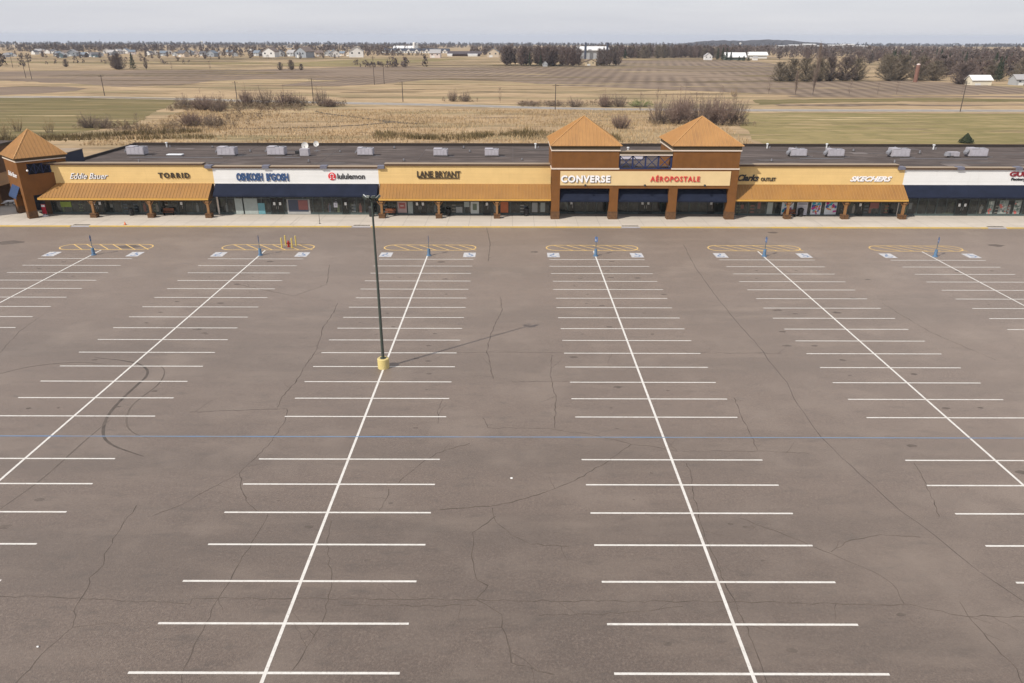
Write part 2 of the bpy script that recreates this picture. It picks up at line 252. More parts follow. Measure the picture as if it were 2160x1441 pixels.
green2 = mat('pale_grass', (0.2656, 0.2142, 0.0954), .95, col2=(0.1867, 0.1596, 0.0664), vscale=.03, stretch=(.6, 2.5, 1), detail=9, spec=.1,
             layers=((.1, (.4, 2.5, 1), (0.3486, 0.2604, 0.1369), .47, .62, .8), (.5, (.3, 1.8, 1), (0.1245, 0.1050, 0.0456), .50, .72, .7), (.12, (1, 1, 1), (0.1577, 0.1386, 0.0581), .52, .66, .6)))
# ploughed field: furrow bands follow the tractor lines
plow = mat('ploughed_soil', (.26, .195, .14), .95, col2=(.195, .145, .108), vscale=.012, stretch=(1, 2.5, 1), detail=8, spec=.1,
           layers=((.02, (.6, 4, 1), (.15, .12, .095), .55, .72, .65), (.3, (1, 1, 1), (.33, .255, .185), .55, .8, .4)))
t = plow.node_tree; bs = t.nodes['Principled BSDF']; src = bs.inputs['Base Color'].links[0].from_socket
gm = t.nodes.new('ShaderNodeNewGeometry'); mp1 = t.nodes.new('ShaderNodeMapping'); mp1.inputs['Rotation'].default_value = (0, 0, R(10.2)); mp2 = t.nodes.new('ShaderNodeMapping'); mp2.inputs['Scale'].default_value = (1, .035, 1)
wv = t.nodes.new('ShaderNodeTexWave'); wv.inputs['Scale'].default_value = .042; wv.inputs['Distortion'].default_value = 1.6; wv.inputs['Detail'].default_value = 3; wv.inputs['Detail Scale'].default_value = .5; wv.inputs['Detail Roughness'].default_value = .6
mxn = t.nodes.new('ShaderNodeMix'); mxn.data_type = 'RGBA'; mxn.inputs[7].default_value = (.125, .092, .068, 1)
nm = t.nodes.new('ShaderNodeTexNoise'); nm.inputs['Scale'].default_value = .012; nm.inputs['Detail'].default_value = 4; rm = t.nodes.new('ShaderNodeMapRange'); rm.inputs['From Min'].default_value = .36; rm.inputs['From Max'].default_value = .56; rm.inputs['To Max'].default_value = .75
mm = t.nodes.new('ShaderNodeMath'); mm.operation = 'MULTIPLY'
t.links.new(gm.outputs['Position'], mp1.inputs[0]); t.links.new(mp1.outputs[0], mp2.inputs[0]); t.links.new(mp2.outputs[0], wv.inputs['Vector']); t.links.new(wv.outputs['Fac'], mm.inputs[0])
t.links.new(gm.outputs['Position'], nm.inputs['Vector']); t.links.new(nm.outputs[0], rm.inputs[0]); t.links.new(rm.outputs[0], mm.inputs[1])
t.links.new(mm.outputs[0], mxn.inputs[0]); t.links.new(src, mxn.inputs[6]); t.links.new(mxn.outputs[2], bs.inputs['Base Color'])
field('grass_field', ragged(FG, 1.5), green, .03)
field('ploughed_field', ragged(FP, 2.0), plow, .04)
field('ploughed_field', ragged(FS, 2.0), plow, .04)
field('grass_field', ragged(FGR, 1.5), green2, .03)
field('grass_field', ragged(FGF, 1.0), green, .03)
field('grass_field', FFL, green2, .03)
# mottling: damp hollows, old tracks and paler stands of grass, each a thin irregular sheet
mot = [mat('damp_grass', (.17, .135, .075), .95, col2=(.24, .18, .10), vscale=.2, spec=.1), mat('pale_straw', (.45, .35, .20), .95, col2=(.36, .27, .145), vscale=.2, spec=.1), mat('olive_grass', (.205, .165, .08), .95, col2=(.27, .205, .11), vscale=.2, spec=.1), mat('brown_litter', (.22, .165, .115), .95, col2=(.28, .20, .12), vscale=.2, spec=.1)]
def mottle(n, x0, x1, y0, y1, ws, pick, z):
    out = [MB() for _ in mot]
    for _ in range(n):
        y = random.uniform(y0, y1); x = random.uniform(x0, x1); L_ = random.uniform(*ws)*(y/200)**.9; th = L_*random.uniform(.04, .12); ang = random.uniform(-.10, .10); q = random.choice(pick); k = 26; pts = []
        ph = random.uniform(0, 6)
        for i in range(k):
            a = 2*math.pi*i/k; r = .75+.22*math.sin(3*a+ph)+random.uniform(-.22, .22); px, py = L_*r*math.cos(a), th*r*math.sin(a)+.06*L_*math.sin(px_ := math.cos(a)*3+ph)*.4
            pts.append((x+px*math.cos(ang)-py*math.sin(ang), y+px*math.sin(ang)+py*math.cos(ang), z+.00012*_*(1 if y1 < 300 else 14)))
        out[q].poly(pts)
    for q, o in enumerate(out):
        if o.v: tag(o.build('grass_patches', mot[q]), kind='structure')
mottle(90, -130, 60, 140, 262, (4, 14), (0, 1, 1, 3), .045)
mottle(70, 55, 230, 150, 262, (5, 16), (0, 1, 2, 2, 3), .045)
mottle(60, -250, 190, 290, 400, (5, 16), (0, 1, 2, 3), .042)
mottle(46, -300, -125, 190, 312, (5, 15), (0, 1, 2, 2), .045)
mottle(90, -480, 220, 400, 640, (8, 26), (0, 3, 3, 0, 1), .075)
mottle(120, -640, 330, 640, 960, (9, 30), (0, 1, 2, 3), .09)
RD = [(-500, 322), (-275.6, 324.8), (-215.9, 325.1), (-175.2, 323.5), (-136.2, 315.8), (-101.6, 304.8), (-62.4, 296.9), (-32.6, 291.2), (-14.4, 286.6), (-0.3, 281.9), (16.8, 276.6), (36.9, 273.3), (53.5, 271.9), (86.7, 270.8), (137.0, 271.0), (180.5, 271.0), (237.7, 271.4), (400, 272)]
tag(MB().ribbon(RD, 10.5, .05).build('road_shoulder', mat('gravel', (.40, .33, .23), .95, var=.25, vscale=.3)), kind='structure')
tag(MB().ribbon(RD, 6.6, .07).build('country_road', mat('road_asphalt', (.27, .245, .225), .9, var=.12, vscale=.2)), kind='structure')
# distant stubble strips and a dirt track
for i, (x0, y0, x1, y1, w, m) in enumerate([(-700, 640, -250, 600, 26, dry), (-560, 760, -230, 735, 40, green2), (-640, 860, -330, 840, 25, dry), (150, 980, 330, 960, 50, plow), (120, 335, 260, 338, 7, plow),
                                            (100, 292, 250, 296, 5, plow), (280, 640, 360, 700, 40, dry)]):
    field('field_strip', ragged([(x0, y0-w/2), (x1, y1-w/2), (x1, y1+w/2), (x0, y0+w/2)], 2, 20), m, .055+.004*i)
ditch = mat('ditch_mud', (.085, .065, .04), .9, var=.3, vscale=.5)
tag(MB().ribbon([(-68, 264), (-62, 255), (-52, 246), (-44, 238), (-37, 231), (-31, 227), (-26, 226.5)], [.7, 1.2, 1.7, 2.2, 3.2, 3.8, .8], .075).build('ditch', ditch), kind='structure')
tag(MB().ribbon([(-37, 229), (-44, 222), (-56, 216), (-75, 212), (-95, 212)], [2.2, 1.5, 1.2, .9, .5], .077).build('ditch', ditch), kind='structure')

# sidewalk with kerb, yellow kerb paint, joints
conc = mat('concrete', (.53, .475, .41), .9, col2=(.45, .40, .34), vscale=.25, stretch=(.5, 1.6, 1), detail=8, spec=.3,
           layers=((3, (1, 1, 1), (.55, .49, .42), .5, .8, .4), (.12, (1, 3, 1), (.33, .28, .235), .58, .75, .5)))
sw = MB().box(-69.5, 95, 98.55, 107.4, -.2, .15).box(-105, -69.5, 98.55, 140, -.2, .15)
tag(sw.build('sidewalk', conc), kind='structure')
yel = mat('yellow_kerb_paint', (.62, .42, .09), .75, col2=(.50, .37, .14), vscale=.8, layers=((.15, (1, 1, 1), (.44, .38, .27), .56, .7, .7),))
kb = MB()
for x0, x1 in ((-105, -60.2), (-57.6, -21.9), (-19.3, 14.8), (17.4, 64.7), (67.3, 95)): kb.box(x0, x1, 98.25, 98.55, -.1, .155)
tag(kb.build('kerb', yel), kind='structure')
rampm = mat('kerb_ramp', (.36, .36, .40), .9, var=.15, vscale=.6)
kr = MB()
for x in (-58.9, -20.6, 16.1, 66.0): kr.box(x-1.3, x+1.3, 98.25, 98.55, -.1, .06)
tag(kr.build('kerb_opening', rampm), kind='structure')
jn = mat('joint', (.30, .27, .235), .9)
jb = MB()
for i in range(-35, 32): jb.quad((i*3-.02, 98.56, .154), (i*3+.02, 98.56, .154), (i*3+.02, 105.3, .154), (i*3-.02, 105.3, .154))
jb.quad((-69.4, 101.5, .154), (95, 101.5, .154), (95, 101.53, .154), (-69.4, 101.53, .154))
for x in (-30.5, 42.5): jb.quad((x-.05, 99, .156), (x+.05, 99, .156), (x+.02, 104, .156), (x-.04, 104, .156))
tag(jb.build('sidewalk_joints', jn), kind='structure')
drm = mat('drain_iron', (.05, .045, .04), .7)
for i, (x, wh) in enumerate(((-58.9, 'left'), (-20.6, 'near the lamp post'), (16.1, 'in front of the arcade'), (66.0, 'right'))):
    d = MB()
    d.box(x-1.1, x+1.1, 98.62, 98.66, .155, .175).box(x-1.1, x+1.1, 99.0, 99.04, .155, .175)
    for k in range(12): d.box(x-1.1+k*.19, x-1.02+k*.19, 98.64, 99.02, .155, .17)
    lab = ('dark drain grate at the kerb below the sign of dark capitals', 'dark drain grate at the kerb beside the tall lamp post', 'dark drain grate at the kerb in front of the central arcade', 'dark drain grate at the kerb before the right hand white storefront')[i]
    tag(d.build('drain_grate', drm), lab, 'drain grate', 'drain grates along the kerb')

# ---------------------------------------------------------------- painted markings
white = mat('white_line_paint', (.66, .64, .60), .75, col2=(.58, .555, .515), vscale=2.5, detail=8, layers=((9, (1, 1, 1), (.30, .25, .22), .56, .74, .75), (1.3, (1, 1, 1), (.48, .43, .38), .55, .7, .5)))
blue = mat('blue_line_paint', (.11, .22, .40), .75, col2=(.16, .23, .32), vscale=.3, layers=((.22, (1, 1, 1), (.235, .215, .21), .48, .66, .8),))
SP = 2.743
rows = [-49.94 + 19.93*i for i in range(-1, 7)]
for ri, xc in enumerate(rows):
    p = MB()
    p.quad((xc-.078, 8, .028), (xc+.078, 8, .028), (xc+.078, 86.6, .028), (xc-.078, 86.6, .028))
    for n in range(27):
        if n == 15: continue
        y = 82.9 - n*SP; a = random.uniform(-.09, .09); b = random.uniform(-.09, .09); w = .062
        p.quad((xc-5.575+a, y-w, .024), (xc+5.575+b, y-w, .024), (xc+5.575+b, y+w, .024), (xc-5.575+a, y+w, .024))
    tag(p.build('parking_lines', white), kind='structure')
bl = MB().quad((-120, 41.70, .030), (-.2, 41.70, .030), (-.2, 41.80, .030), (-120, 41.80, .030)).quad((-.19, 41.70, .030), (120, 41.68, .030), (120, 41.78, .030), (-.19, 41.80, .030))
tag(bl.build('blue_line', blue), kind='structure')

iy = mat('yellow_hatch_paint', (.70, .46, .15), .8, col2=(.56, .38, .16), vscale=1.6, layers=((6, (1, 1, 1), (.26, .22, .17), .52, .74, .6),))
names6 = ['in the leftmost parking row', 'around the red hydrant and yellow posts', 'in the row with the lamp post', 'in the row facing the CONVERSE sign', 'before the colourful shop windows', 'in the rightmost parking row']
def island(xc, lab):
    m = MB(); cy0 = 88.0; hw = 5.7; hh = 1.3; k = 10
    pts = []
    for i in range(k+1): a = -math.pi/2 + math.pi*i/k; pts.append((xc+hw-hh*1.0+hh*math.cos(a), cy0+hh*math.sin(a)))
    for i in range(k+1): a = math.pi/2 + math.pi*i/k; pts.append((xc-hw+hh*1.0+hh*math.cos(a), cy0+hh*math.sin(a)))
    n = len(pts); w = .15
    for i in range(n):
        a = pts[i]; b = pts[(i+1) % n]
        ia = (xc+(a[0]-xc)*(1-w*2/hw*.5), cy0+(a[1]-cy0)*(1-w/hh)); ib = (xc+(b[0]-xc)*(1-w*2/hw*.5), cy0+(b[1]-cy0)*(1-w/hh))
        m.quad((*a, .030), (*b, .030), (*ib, .030), (*ia, .030))
    x = xc-hw+1.0
    while x < xc+hw-2.2:
        m.quad((x-.10, cy0+hh-.1, .034), (x+2.3-.10, cy0-hh+.1, .034), (x+2.3+.10, cy0-hh+.1, .034), (x+.10, cy0+hh-.1, .034)); x += 1.62
    tag(m.build('hatched_island', iy), 'worn yellow hatched oval on the asphalt '+lab, 'road marking', 'yellow hatched islands at the row ends')
for i in range(6): island(rows[i+1]-.05, names6[i])
adaw = mat('symbol_white_paint', (.52, .52, .53), .8, col2=(.40, .39, .39), vscale=3)
adab = mat('symbol_blue_paint', (.12, .19, .34), .8, col2=(.20, .24, .32), vscale=4)
def ada(xc, side, yc=84.8):
    root = thing('accessible_symbol', (xc, yc, .024), cat='road marking')
    sgn = side
    a = MB().quad((-.72, -.95, 0), (.72, -.95, 0), (.72, .95, 0), (-.72, .95, 0)); a.build('white_square', adaw, root)
    b = MB(); z = .005
    ring = []
    for i in range(15):
        t = R(-150 + i*17); ring.append((-.02*sgn+.36*math.cos(t)*sgn, -.22+.42*math.sin(t)))
    b.ribbon(ring, .17, z)
    b.ribbon([(-.05*sgn, .5), (-.02*sgn, .05), (.28*sgn, .02), (.40*sgn, -.38), (.52*sgn, -.36)], .18, z+.001)
    b.poly([(-.05*sgn+.11*math.cos(2*math.pi*i/10), .66+.11*math.sin(2*math.pi*i/10), z+.002) for i in range(10)])
    b.build('wheelchair_figure', adab, root)
    return root
ordn = ['leftmost parking row', 'row of the red hydrant', 'row of the lamp post', 'row facing the white arcade letters', 'row before the colourful shop windows', 'rightmost parking row']
for i in range(6):
    for sd in (-1, 1):
        r = ada(rows[i+1]+sd*4.97, sd)
        tag(r, 'white square with blue wheelchair figure, %s side of the %s' % ('left' if sd < 0 else 'right', ordn[i]), 'road marking', 'painted accessible parking symbols')

# cracks, sealed joint, skid marks, oil spots: stains and wear of the asphalt
def jitter(pts, amp, step):
    o = []
    for i in range(len(pts)-1):
        a = Vector(pts[i]); b = Vector(pts[i+1]); n = max(1, int((b-a).length/step)); d = (b-a).normalized(); nr = Vector((-d.y, d.x))
        for k in range(n):
            p = a.lerp(b, k/n) + nr*random.uniform(-amp, amp)*(k > 0); o.append((p.x, p.y))
    o.append(pts[-1]); return o
crm = mat('crack_tar', (.07, .054, .044), .85, col2=(.115, .09, .072), vscale=1.2)
ck = MB()
for i, (w, pts) in enumerate(CRACKS):
    q = jitter(pts, .07, .35); ck.ribbon(q, [w*1.2*random.uniform(.35, 1.1) for _ in q], .0225+.00012*(i % 10))
    for _ in range(max(1, len(q)//14)):
        p = Vector(random.choice(q)); a = random.uniform(0, 6.28); l = random.uniform(.6, 2.2)
        q2 = jitter([tuple(p), (p.x+l*math.cos(a), p.y+l*math.sin(a))], .06, .3)
        ck.ribbon(q2, [w*.45*(1-k/len(q2)) + .006 for k in range(len(q2))], .0222)
tag(ck.build('pavement_cracks', crm), kind='structure')
sk_ = mat('joint_sealant', (.075, .06, .05), .85, col2=(.11, .088, .074), vscale=.5)
sb = MB()
for pts in SEAL:
    jp = jitter(pts, .06, 1); sb.ribbon(jp, [.08*random.uniform(.3, 1) for _ in jp], .0212)
tag(sb.build('sealed_joint', sk_), kind='structure')
skm = mat('rubber_skid', (.06, .048, .04), .8, col2=(.105, .083, .068), vscale=1.5, stretch=(1, 1, 1))
skf = mat('rubber_skid_faint', (.10, .08, .066), .85, col2=(.135, .108, .088), vscale=1.0)
for k, (w, pts) in enumerate(SKIDS):
    v = [Vector(p) for p in pts]; q = []
    for i in range(len(v)-1):
        p0, p1, p2, p3 = v[max(0, i-1)], v[i], v[i+1], v[min(len(v)-1, i+2)]
        for s in range(8):
            t_ = s/8; q.append(tuple(.5*((2*p1)+(p2-p0)*t_+(2*p0-5*p1+4*p2-p3)*t_*t_+(3*p1-p0-3*p2+p3)*t_**3)))
    n = len(q)
    tag(MB().ribbon(q, [w*max(.05, math.sin(math.pi*(i+.5)/n))**.5*random.uniform(.85, 1.1) for i in range(n)], .0232+.0002*k).build('skid_mark', skm if k == 0 else skf), kind='structure')
osm = mat('oil_stain', (.085, .067, .054), .7, col2=(.14, .11, .09), vscale=2.5)
ob = MB()
for k, (x, y, r) in enumerate(SPOTS + [(random.choice(rows)+random.choice((-1, 1))*random.uniform(1.5, 3.8), 81.5-SP*random.randint(0, 22)+random.uniform(-.3, .3), random.uniform(.10, .36)) for _ in range(190)]):
    n = 11; r *= .68 if y < 80 else .85
    ob.poly([(x+r*1.1*(.7+.45*random.random())*math.cos(2*math.pi*i/n), y+r*.62*(.7+.45*random.random())*math.sin(2*math.pi*i/n), .0218+.00001*k) for i in range(n)])
tag(ob.build('oil_stains', osm), kind='structure')
for i, (x, y, r) in enumerate(((-.02, 36.9, .085), (-20.2, 23.9, .05))):
    n = 7; m = MB().solid([(x+r*random.uniform(.6, 1.1)*math.cos(2*math.pi*k/n), y+r*.7*random.uniform(.6, 1.1)*math.sin(2*math.pi*k/n), .024) for k in range(n)], (0, 0, .05))
    tag(m.build('litter_scrap', mat('litter_white', (.8, .8, .78), .7)), ('small white scrap of litter lying in the middle aisle', 'tiny white scrap of litter near the bottom left')[i], 'litter')
# ---------------------------------------------------------------- shopping centre
BX, BY = 14.0, 120.0
ORG = (BX, BY, 0)
sc_ = thing('shopping_center', ORG, 'long single storey outlet mall with yellow and white sign bands and blue awnings', 'building')
def part(name, mb, m, parent=None, lab=None):
    o = mb.build(name, m, parent if parent is not None else sc_, rel=ORG)
    if lab: o['label'] = lab
    return o
stucco = mat('yellow_stucco', (.72, .51, .225), .9, var=.05, vscale=.6, spec=.2, layers=((1.0, (.03, .03, 8), (.60, .42, .19), .46, .62, .45), (3, (1, 1, .12), (.55, .38, .16), .56, .78, .4), (.25, (1, 1, 3), (.60, .415, .18), .55, .75, .4),))
stuccoc = mat('cream_stucco', (.70, .525, .285), .9, var=.04, vscale=.6, spec=.2)
whitew = mat('white_stucco', (.76, .755, .74), .85, var=.03, vscale=.5, spec=.2, layers=((1.0, (.03, .03, 8), (.64, .63, .60), .46, .62, .4), (3, (1, 1, .1), (.60, .585, .55), .58, .8, .5), (.8, (1, 1, 4), (.69, .68, .65), .55, .8, .5),))
brown = mat('brown_stucco', (.18, .078, .025), .9, var=.12, vscale=.7, spec=.2, layers=((3, (1, 1, .12), (.13, .06, .025), .55, .78, .5),))
brownd = mat('brown_brick', (.16, .085, .04), .9, col2=(.09, .05, .03), vscale=4, spec=.2)
sidebr = mat('dark_brown_wall', (.13, .065, .03), .9, var=.1, vscale=.5)
olive = mat('cornice_olive', (.075, .052, .026), .8, var=.05)
trimw = mat('trim_offwhite', (.66, .56, .47), .7, var=.03)
tan = mat('tan_flashing', (.30, .225, .15), .6, var=.08, vscale=.5)
browncap = mat('brown_fascia_board', (.085, .045, .024), .7, var=.1)
gold = mat('golden_metal_roof', (.40, .212, .078), .6, col2=(.335, .175, .065), vscale=.35, spec=.3, layers=((1.6, (1, .3, .3), (.25, .135, .06), .50, .72, .6),))
goldr = mat('golden_roof_rib', (.445, .245, .09), .5)
deck = mat('roof_membrane', (0.1073, 0.0851, 0.0765), .95, col2=(0.0651, 0.0518, 0.0473), vscale=.16, stretch=(.28, 1.8, 1), detail=9, spec=.15,
           layers=((.8, (.25, 1.5, 1), (0.1702, 0.1406, 0.1260), .50, .66, .8), (.09, (.4, 1.4, 1), (0.0518, 0.0422, 0.0390), .52, .68, .6), (5, (1, 1, 1), (0.0444, 0.0370, 0.0338), .55, .8, .4)))
navy = mat('navy_canvas', (.012, .0165, .034), .85, var=.2, vscale=.9, spec=.2)
navyp = mat('navy_painted_steel', (.014, .024, .085), .5)
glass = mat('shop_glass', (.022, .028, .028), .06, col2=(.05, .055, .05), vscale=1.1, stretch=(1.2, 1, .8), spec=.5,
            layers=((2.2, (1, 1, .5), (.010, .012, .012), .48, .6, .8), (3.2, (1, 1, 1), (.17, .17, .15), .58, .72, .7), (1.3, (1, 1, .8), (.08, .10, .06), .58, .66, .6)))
framem = mat('dark_window_frame', (.06, .085, .085), .4)
doorm = mat('door_frame', (.02, .03, .03), .4)
paper = mat('white_paper', (.75, .75, .73), .8)
soffit = mat('soffit_brown', (.10, .06, .035), .9)
postm = mat('column_wood', (.25, .125, .045), .8, var=.1, vscale=2)

# body and roof
b = MB()
b.box(-67.5, 5.45, 105.62, 134.5, 0, 5.9).box(31.35, 95, 105.62, 134.5, 0, 5.9).box(5.46, 31.34, 106.5, 134.5, 0, 5.9)
part('wall', b, sidebr)
pd = MB().box(-67.45, 94.95, 105.9, 134.45, 5.92, 6.0); nf = len(pd.f)
for _ in range(26):
    x = random.uniform(-60, 88); y = random.uniform(108, 132); a_, b_ = random.uniform(1.5, 6), random.uniform(.5, 1.8); ph = random.uniform(0, 6)
    pd.poly([(x+a_*(.8+.2*math.sin(3*i*.349+ph))*math.cos(i*.349), y+b_*(.8+.2*math.sin(2*i*.349+ph))*math.sin(i*.349), 6.004+.0006*_) for i in range(18)])
pd.build('roof_deck', deck, sc_, rel=ORG, mat2=mat('roof_stain', (.06, .048, .043), .8, col2=(.085, .07, .063), vscale=.6), split=nf)
r = MB(); r.box(-67.2, 94.9, 121.05, 121.3, 6.0, 6.06).box(-67.2, 94.9, 128.3, 128.4, 6.0, 6.03)  # widest strip paints a shade line across the roof, thinner ones are seams
for x in range(-60, 95, 15): r.box(x, x+.1, 106.4, 134.1, 6.0, 6.025)
part('roof_seam_and_shade', r, mat('seam_and_shade_dark', (.09, .075, .07), .95))
p = MB(); p.box(-67.5, 95, 134.15, 134.5, 5.9, 6.42).box(-67.5, -67.2, 106.2, 134.15, 5.9, 6.38)
part('parapet', p, mat('parapet_black', (.03, .022, .018), .9))
p = MB(); p.box(-67.55, 95, 134.35, 134.55, 6.42, 6.46); part('parapet_flashing', p, browncap)

def fascia(x0, x1, z1, m, notch=()):
    mb = MB(); mb.box(x0, x1, 105.42, 105.9, 4.55, z1)
    part('sign_band', mb, m)
    part('band_trim', MB().box(x0, x1, 105.39, 105.419, 4.60, 4.70), m)
fascia(-65.4, -43.75, 7.17, stucco); fascia(-43.75, -42.52, 6.78, stucco)
fascia(-42.52, -19.05, 6.76, whitew)
fascia(-19.05, -18.1, 6.78, stucco); fascia(-18.1, 5.44, 7.17, stucco)
fascia(31.36, 54.5, 7.17, stucco); fascia(54.5, 55.6, 6.78, stucco)
fascia(55.6, 92, 6.76, whitew)
def cap(x0, x1, z):
    part('parapet_cap', MB().box(x0, x1, 105.22, 106.35, z, z+.23), browncap)
    part('parapet_flashing', MB().box(x0-.02, x1+.02, 105.17, 106.4, z+.232, z+.29), tan)
cap(-66.5, -43.75, 7.17); cap(-42.4, -19.1, 6.76); cap(-18.1, 5.3, 7.17); cap(31.45, 54.5, 7.17); cap(55.5, 92, 6.76)
scb = mat('grey_blue_box', (.14, .14, .18), .6)
for x in (-43.0, -34.9, -26.7, -18.6, 54.95, 63.3, 71.5, 79.7): part('scupper_box', MB().box(x-.48, x+.48, 105.1, 106.1, 6.76, 7.16), scb)

# metal canopies with standing ribs
def canopy(x0, x1, cut=0.0):
    ye, ze, yt, zt = 103.2, 2.93, 105.38, 4.62
    mb = MB()
    A = (x0, ye, ze); B = (x1, ye, ze); Cc = (x1, yt, zt); D = (x0+cut, yt, zt)
    mb.solid([A, B, Cc, D], (0, .03, -.12))
    nf = len(mb.f); rb = mb; gold2 = mat('canopy_metal', (.325, .165, .047), .6, col2=(.27, .136, .042), vscale=.35, spec=.3, layers=((1.6, (1, .3, .3), (.22, .115, .045), .52, .74, .5),)); n = int((x1-x0)/.46)
    for i in range(n+1):
        x = x0+.03+(x1-x0-.06)*i/n; xs_ = 0
        t0 = 1.0
        if cut and x < x0+cut: t0 = max(.05, (x-x0)/cut)
        rb.bar((x, ye-.01, ze+.015), (x, ye+(yt-ye)*t0, ze+(zt-ze)*t0+.015), .05, .05)
    cpart = mb.build('canopy_roof', gold2, sc_, rel=ORG, mat2=mat('canopy_rib', (.37, .20, .065), .5), split=nf)
    part('gutter', MB().box(x0, x1, ye-.14, ye-.02, ze-.24, ze-.02), mat('gutter_gold', (.58, .33, .07), .5, var=.05))
    part('beam', MB().box(x0+.1, x1-.1, ye+.1, ye+.38, 2.5, 2.75).box(x0+.1, x1-.1, ye+.4, 105.4, 2.62, 2.70), soffit)
    for xe in (x0+.02, x1-.08):
        if cut and xe < x0+1: continue
        part('gable_end', MB().solid([(xe, ye+.1, 2.7), (xe, 105.4, 2.7), (xe, 105.4, 4.45), (xe, ye+.1, 2.8)], (.06, 0, 0)), soffit)

canopy(-66.85, -42.84, 1.95); canopy(-18.85, 5.42); canopy(31.37, 55.72)
for x in (-59.5, -51.35, -43.15, -18.55, -10.45, -2.2, 39.05, 47.2, 55.4):
    c = part('column', MB().box(x-.15, x+.15, 103.30, 103.60, .75, 2.5).box(x-.25, x+.25, 103.2, 103.7, 2.3, 2.52).bar((x-.14, 103.45, 1.9), (x-.6, 103.45, 2.5), .1).bar((x+.14, 103.45, 1.9), (x+.6, 103.45, 2.5), .1), postm)
    part('column_base', MB().box(x-.44, x+.44, 103.02, 103.88, .14, .66).box(x-.48, x+.48, 102.98, 103.92, .66, .75), brownd, c)

# canvas awnings over the white bands
def awning(x0, x1, ye=103.85, ze=3.2, yt=105.36, zt=4.58, val=.2):
    mb = MB(); mb.solid([(x0, ye, ze), (x1, ye, ze), (x1, yt, zt), (x0, yt, zt)], (0, .02, -.05))
    mb.box(x0, x1, ye-.02, ye+.02, ze-val, ze)
    for xe in (x0, x1-.03): mb.solid([(xe, ye+.03, ze-val), (xe, yt, ze-val), (xe, yt, zt-.1), (xe, ye+.03, ze-.05)], (.03, 0, 0))
    a = part('awning', mb, navy)
    f = MB(); n = max(2, int((x1-x0)/2.4))
    for i in range(n+1):
        x = x0+.05+(x1-x0-.1)*i/n; f.bar((x, ye+.06, ze-.1), (x, yt-.02, zt-.16), .04)
    part('awning_frame', f, framem, a)
awning(-42.4, -19.2); awning(55.9, 92)

# storefront glazing and doors
def bay(x0, x1, y, ztop=3.4):
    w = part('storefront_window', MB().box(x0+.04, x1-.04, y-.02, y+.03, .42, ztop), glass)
    f = MB(); f.box(x0, x1, y-.06, y+.04, .14, .42).box(x0, x1, y-.05, y+.04, ztop, ztop+.1)
    n = max(1, round((x1-x0)/1.35))
    for i in range(n+1): x = x0+.03+(x1-x0-.06)*i/n; f.box(x-.03, x+.03, y-.055, y+.045, .42, ztop)
    f.box(x0, x1, y-.045, y-.025, 2.42, 2.48)
    part('window_frame', f, framem, w)
    rr = random.Random(int(x0*37+900))
    if rr.random() < .75 and y < 106:
        for q in range(rr.randint(1, 3)):
            ds = MB(); cx = rr.uniform(x0+.35, x1-.35); hh = rr.uniform(.5, 1.7); kind = rr.random(); yy = y-.028-.004*q
            if kind < .4:   # dressed figure
                ds.poly([(cx-.16, yy, .5), (cx+.16, yy, .5), (cx+.2, yy, 1.25), (cx+.12, yy, 1.55), (cx-.12, yy, 1.55), (cx-.2, yy, 1.25)]); ds.poly([(cx+.09*math.cos(a*.7854), yy, 1.68+.11*math.sin(a*.7854)) for a in range(8)])
            elif kind < .75:    # folded goods on shelves
                for s in range(3): ds.quad((cx-.3, yy, .55+.45*s), (cx+.3, yy, .55+.45*s), (cx+.28, yy, .72+.45*s), (cx-.28, yy, .72+.45*s))
            else: ds.quad((cx-.22, yy, 1.1), (cx+.22, yy, 1.1), (cx+.22, yy, 1.1+hh*.6), (cx-.22, yy, 1.1+hh*.6))
            k = rr.randint(0, 5); part('window_display', ds, mat('display_%d' % k, [(.16, .17, .16), (.22, .20, .17), (.08, .10, .12), (.20, .09, .07), (.12, .14, .08), (.30, .30, .28)][k], .6), w)
def door(x, y, double=True, notice=True):
    h = 2.35; hw = .95 if double else .5
    f = MB(); f.box(x-hw, x+hw, y-.03, y+.03, 2.75, 3.4)
    for xx in ((x-hw, x, x+hw) if double else (x-hw, x+hw)): f.box(xx-.06, xx+.06, y-.08, y+.05, .14, 2.62)
    f.box(x-hw, x+hw, y-.08, y+.05, 2.5, 2.75).box(x-hw, x+hw, y-.075, y+.045, .14, .4)
    d = part('door', f, doorm)
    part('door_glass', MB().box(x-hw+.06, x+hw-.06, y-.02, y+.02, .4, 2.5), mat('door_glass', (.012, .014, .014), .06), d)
    hd = MB()
    for s in ((-1, 1) if double else (1,)): hd.bar((x+s*.14, y-.12, .95), (x+s*.14, y-.12, 1.4), .03)
    part('door_handle', hd, mat('steel_handle', (.5, .5, .5), .3, metal=1), d)
    if notice:
        nn = MB()
        for s in ((-1, 1) if double else (0,)): nn.box(x+s*.42-.16, x+s*.42+.16, y-.03, y-.022, 1.5, 1.92)
        part('door_notice', nn, paper, d)
def front(x0, x1, y, doors):
    cur = x0
    for x, dbl in sorted(doors):
        hw = .95 if dbl else .5
        seg(cur, x-hw, y); door(x, y, dbl); cur = x+hw
    seg(cur, x1, y)
def seg(a, b_, y):
    L = b_-a
    if L < .3: return
    n = max(1, round(L/2.75))
    for i in range(n): bay(a+L*i/n+.004, a+L*(i+1)/n-.004, y)
front(-66.6, -42.6, 105.5, [(-59.98, True), (-47.79, False)])
front(-42.4, -19.1, 105.5, [(-33.95, True), (-24.09, False)])
front(-19.0, 5.4, 105.5, [(-13.35, True), (-3.7, False)])
front(5.5, 31.3, 106.35, [(8.56, False), (19.33, True), (28.9, False)])
front(31.4, 55.6, 105.5, [(50.2, False)])
front(55.7, 84, 105.5, [(64.89, True)])
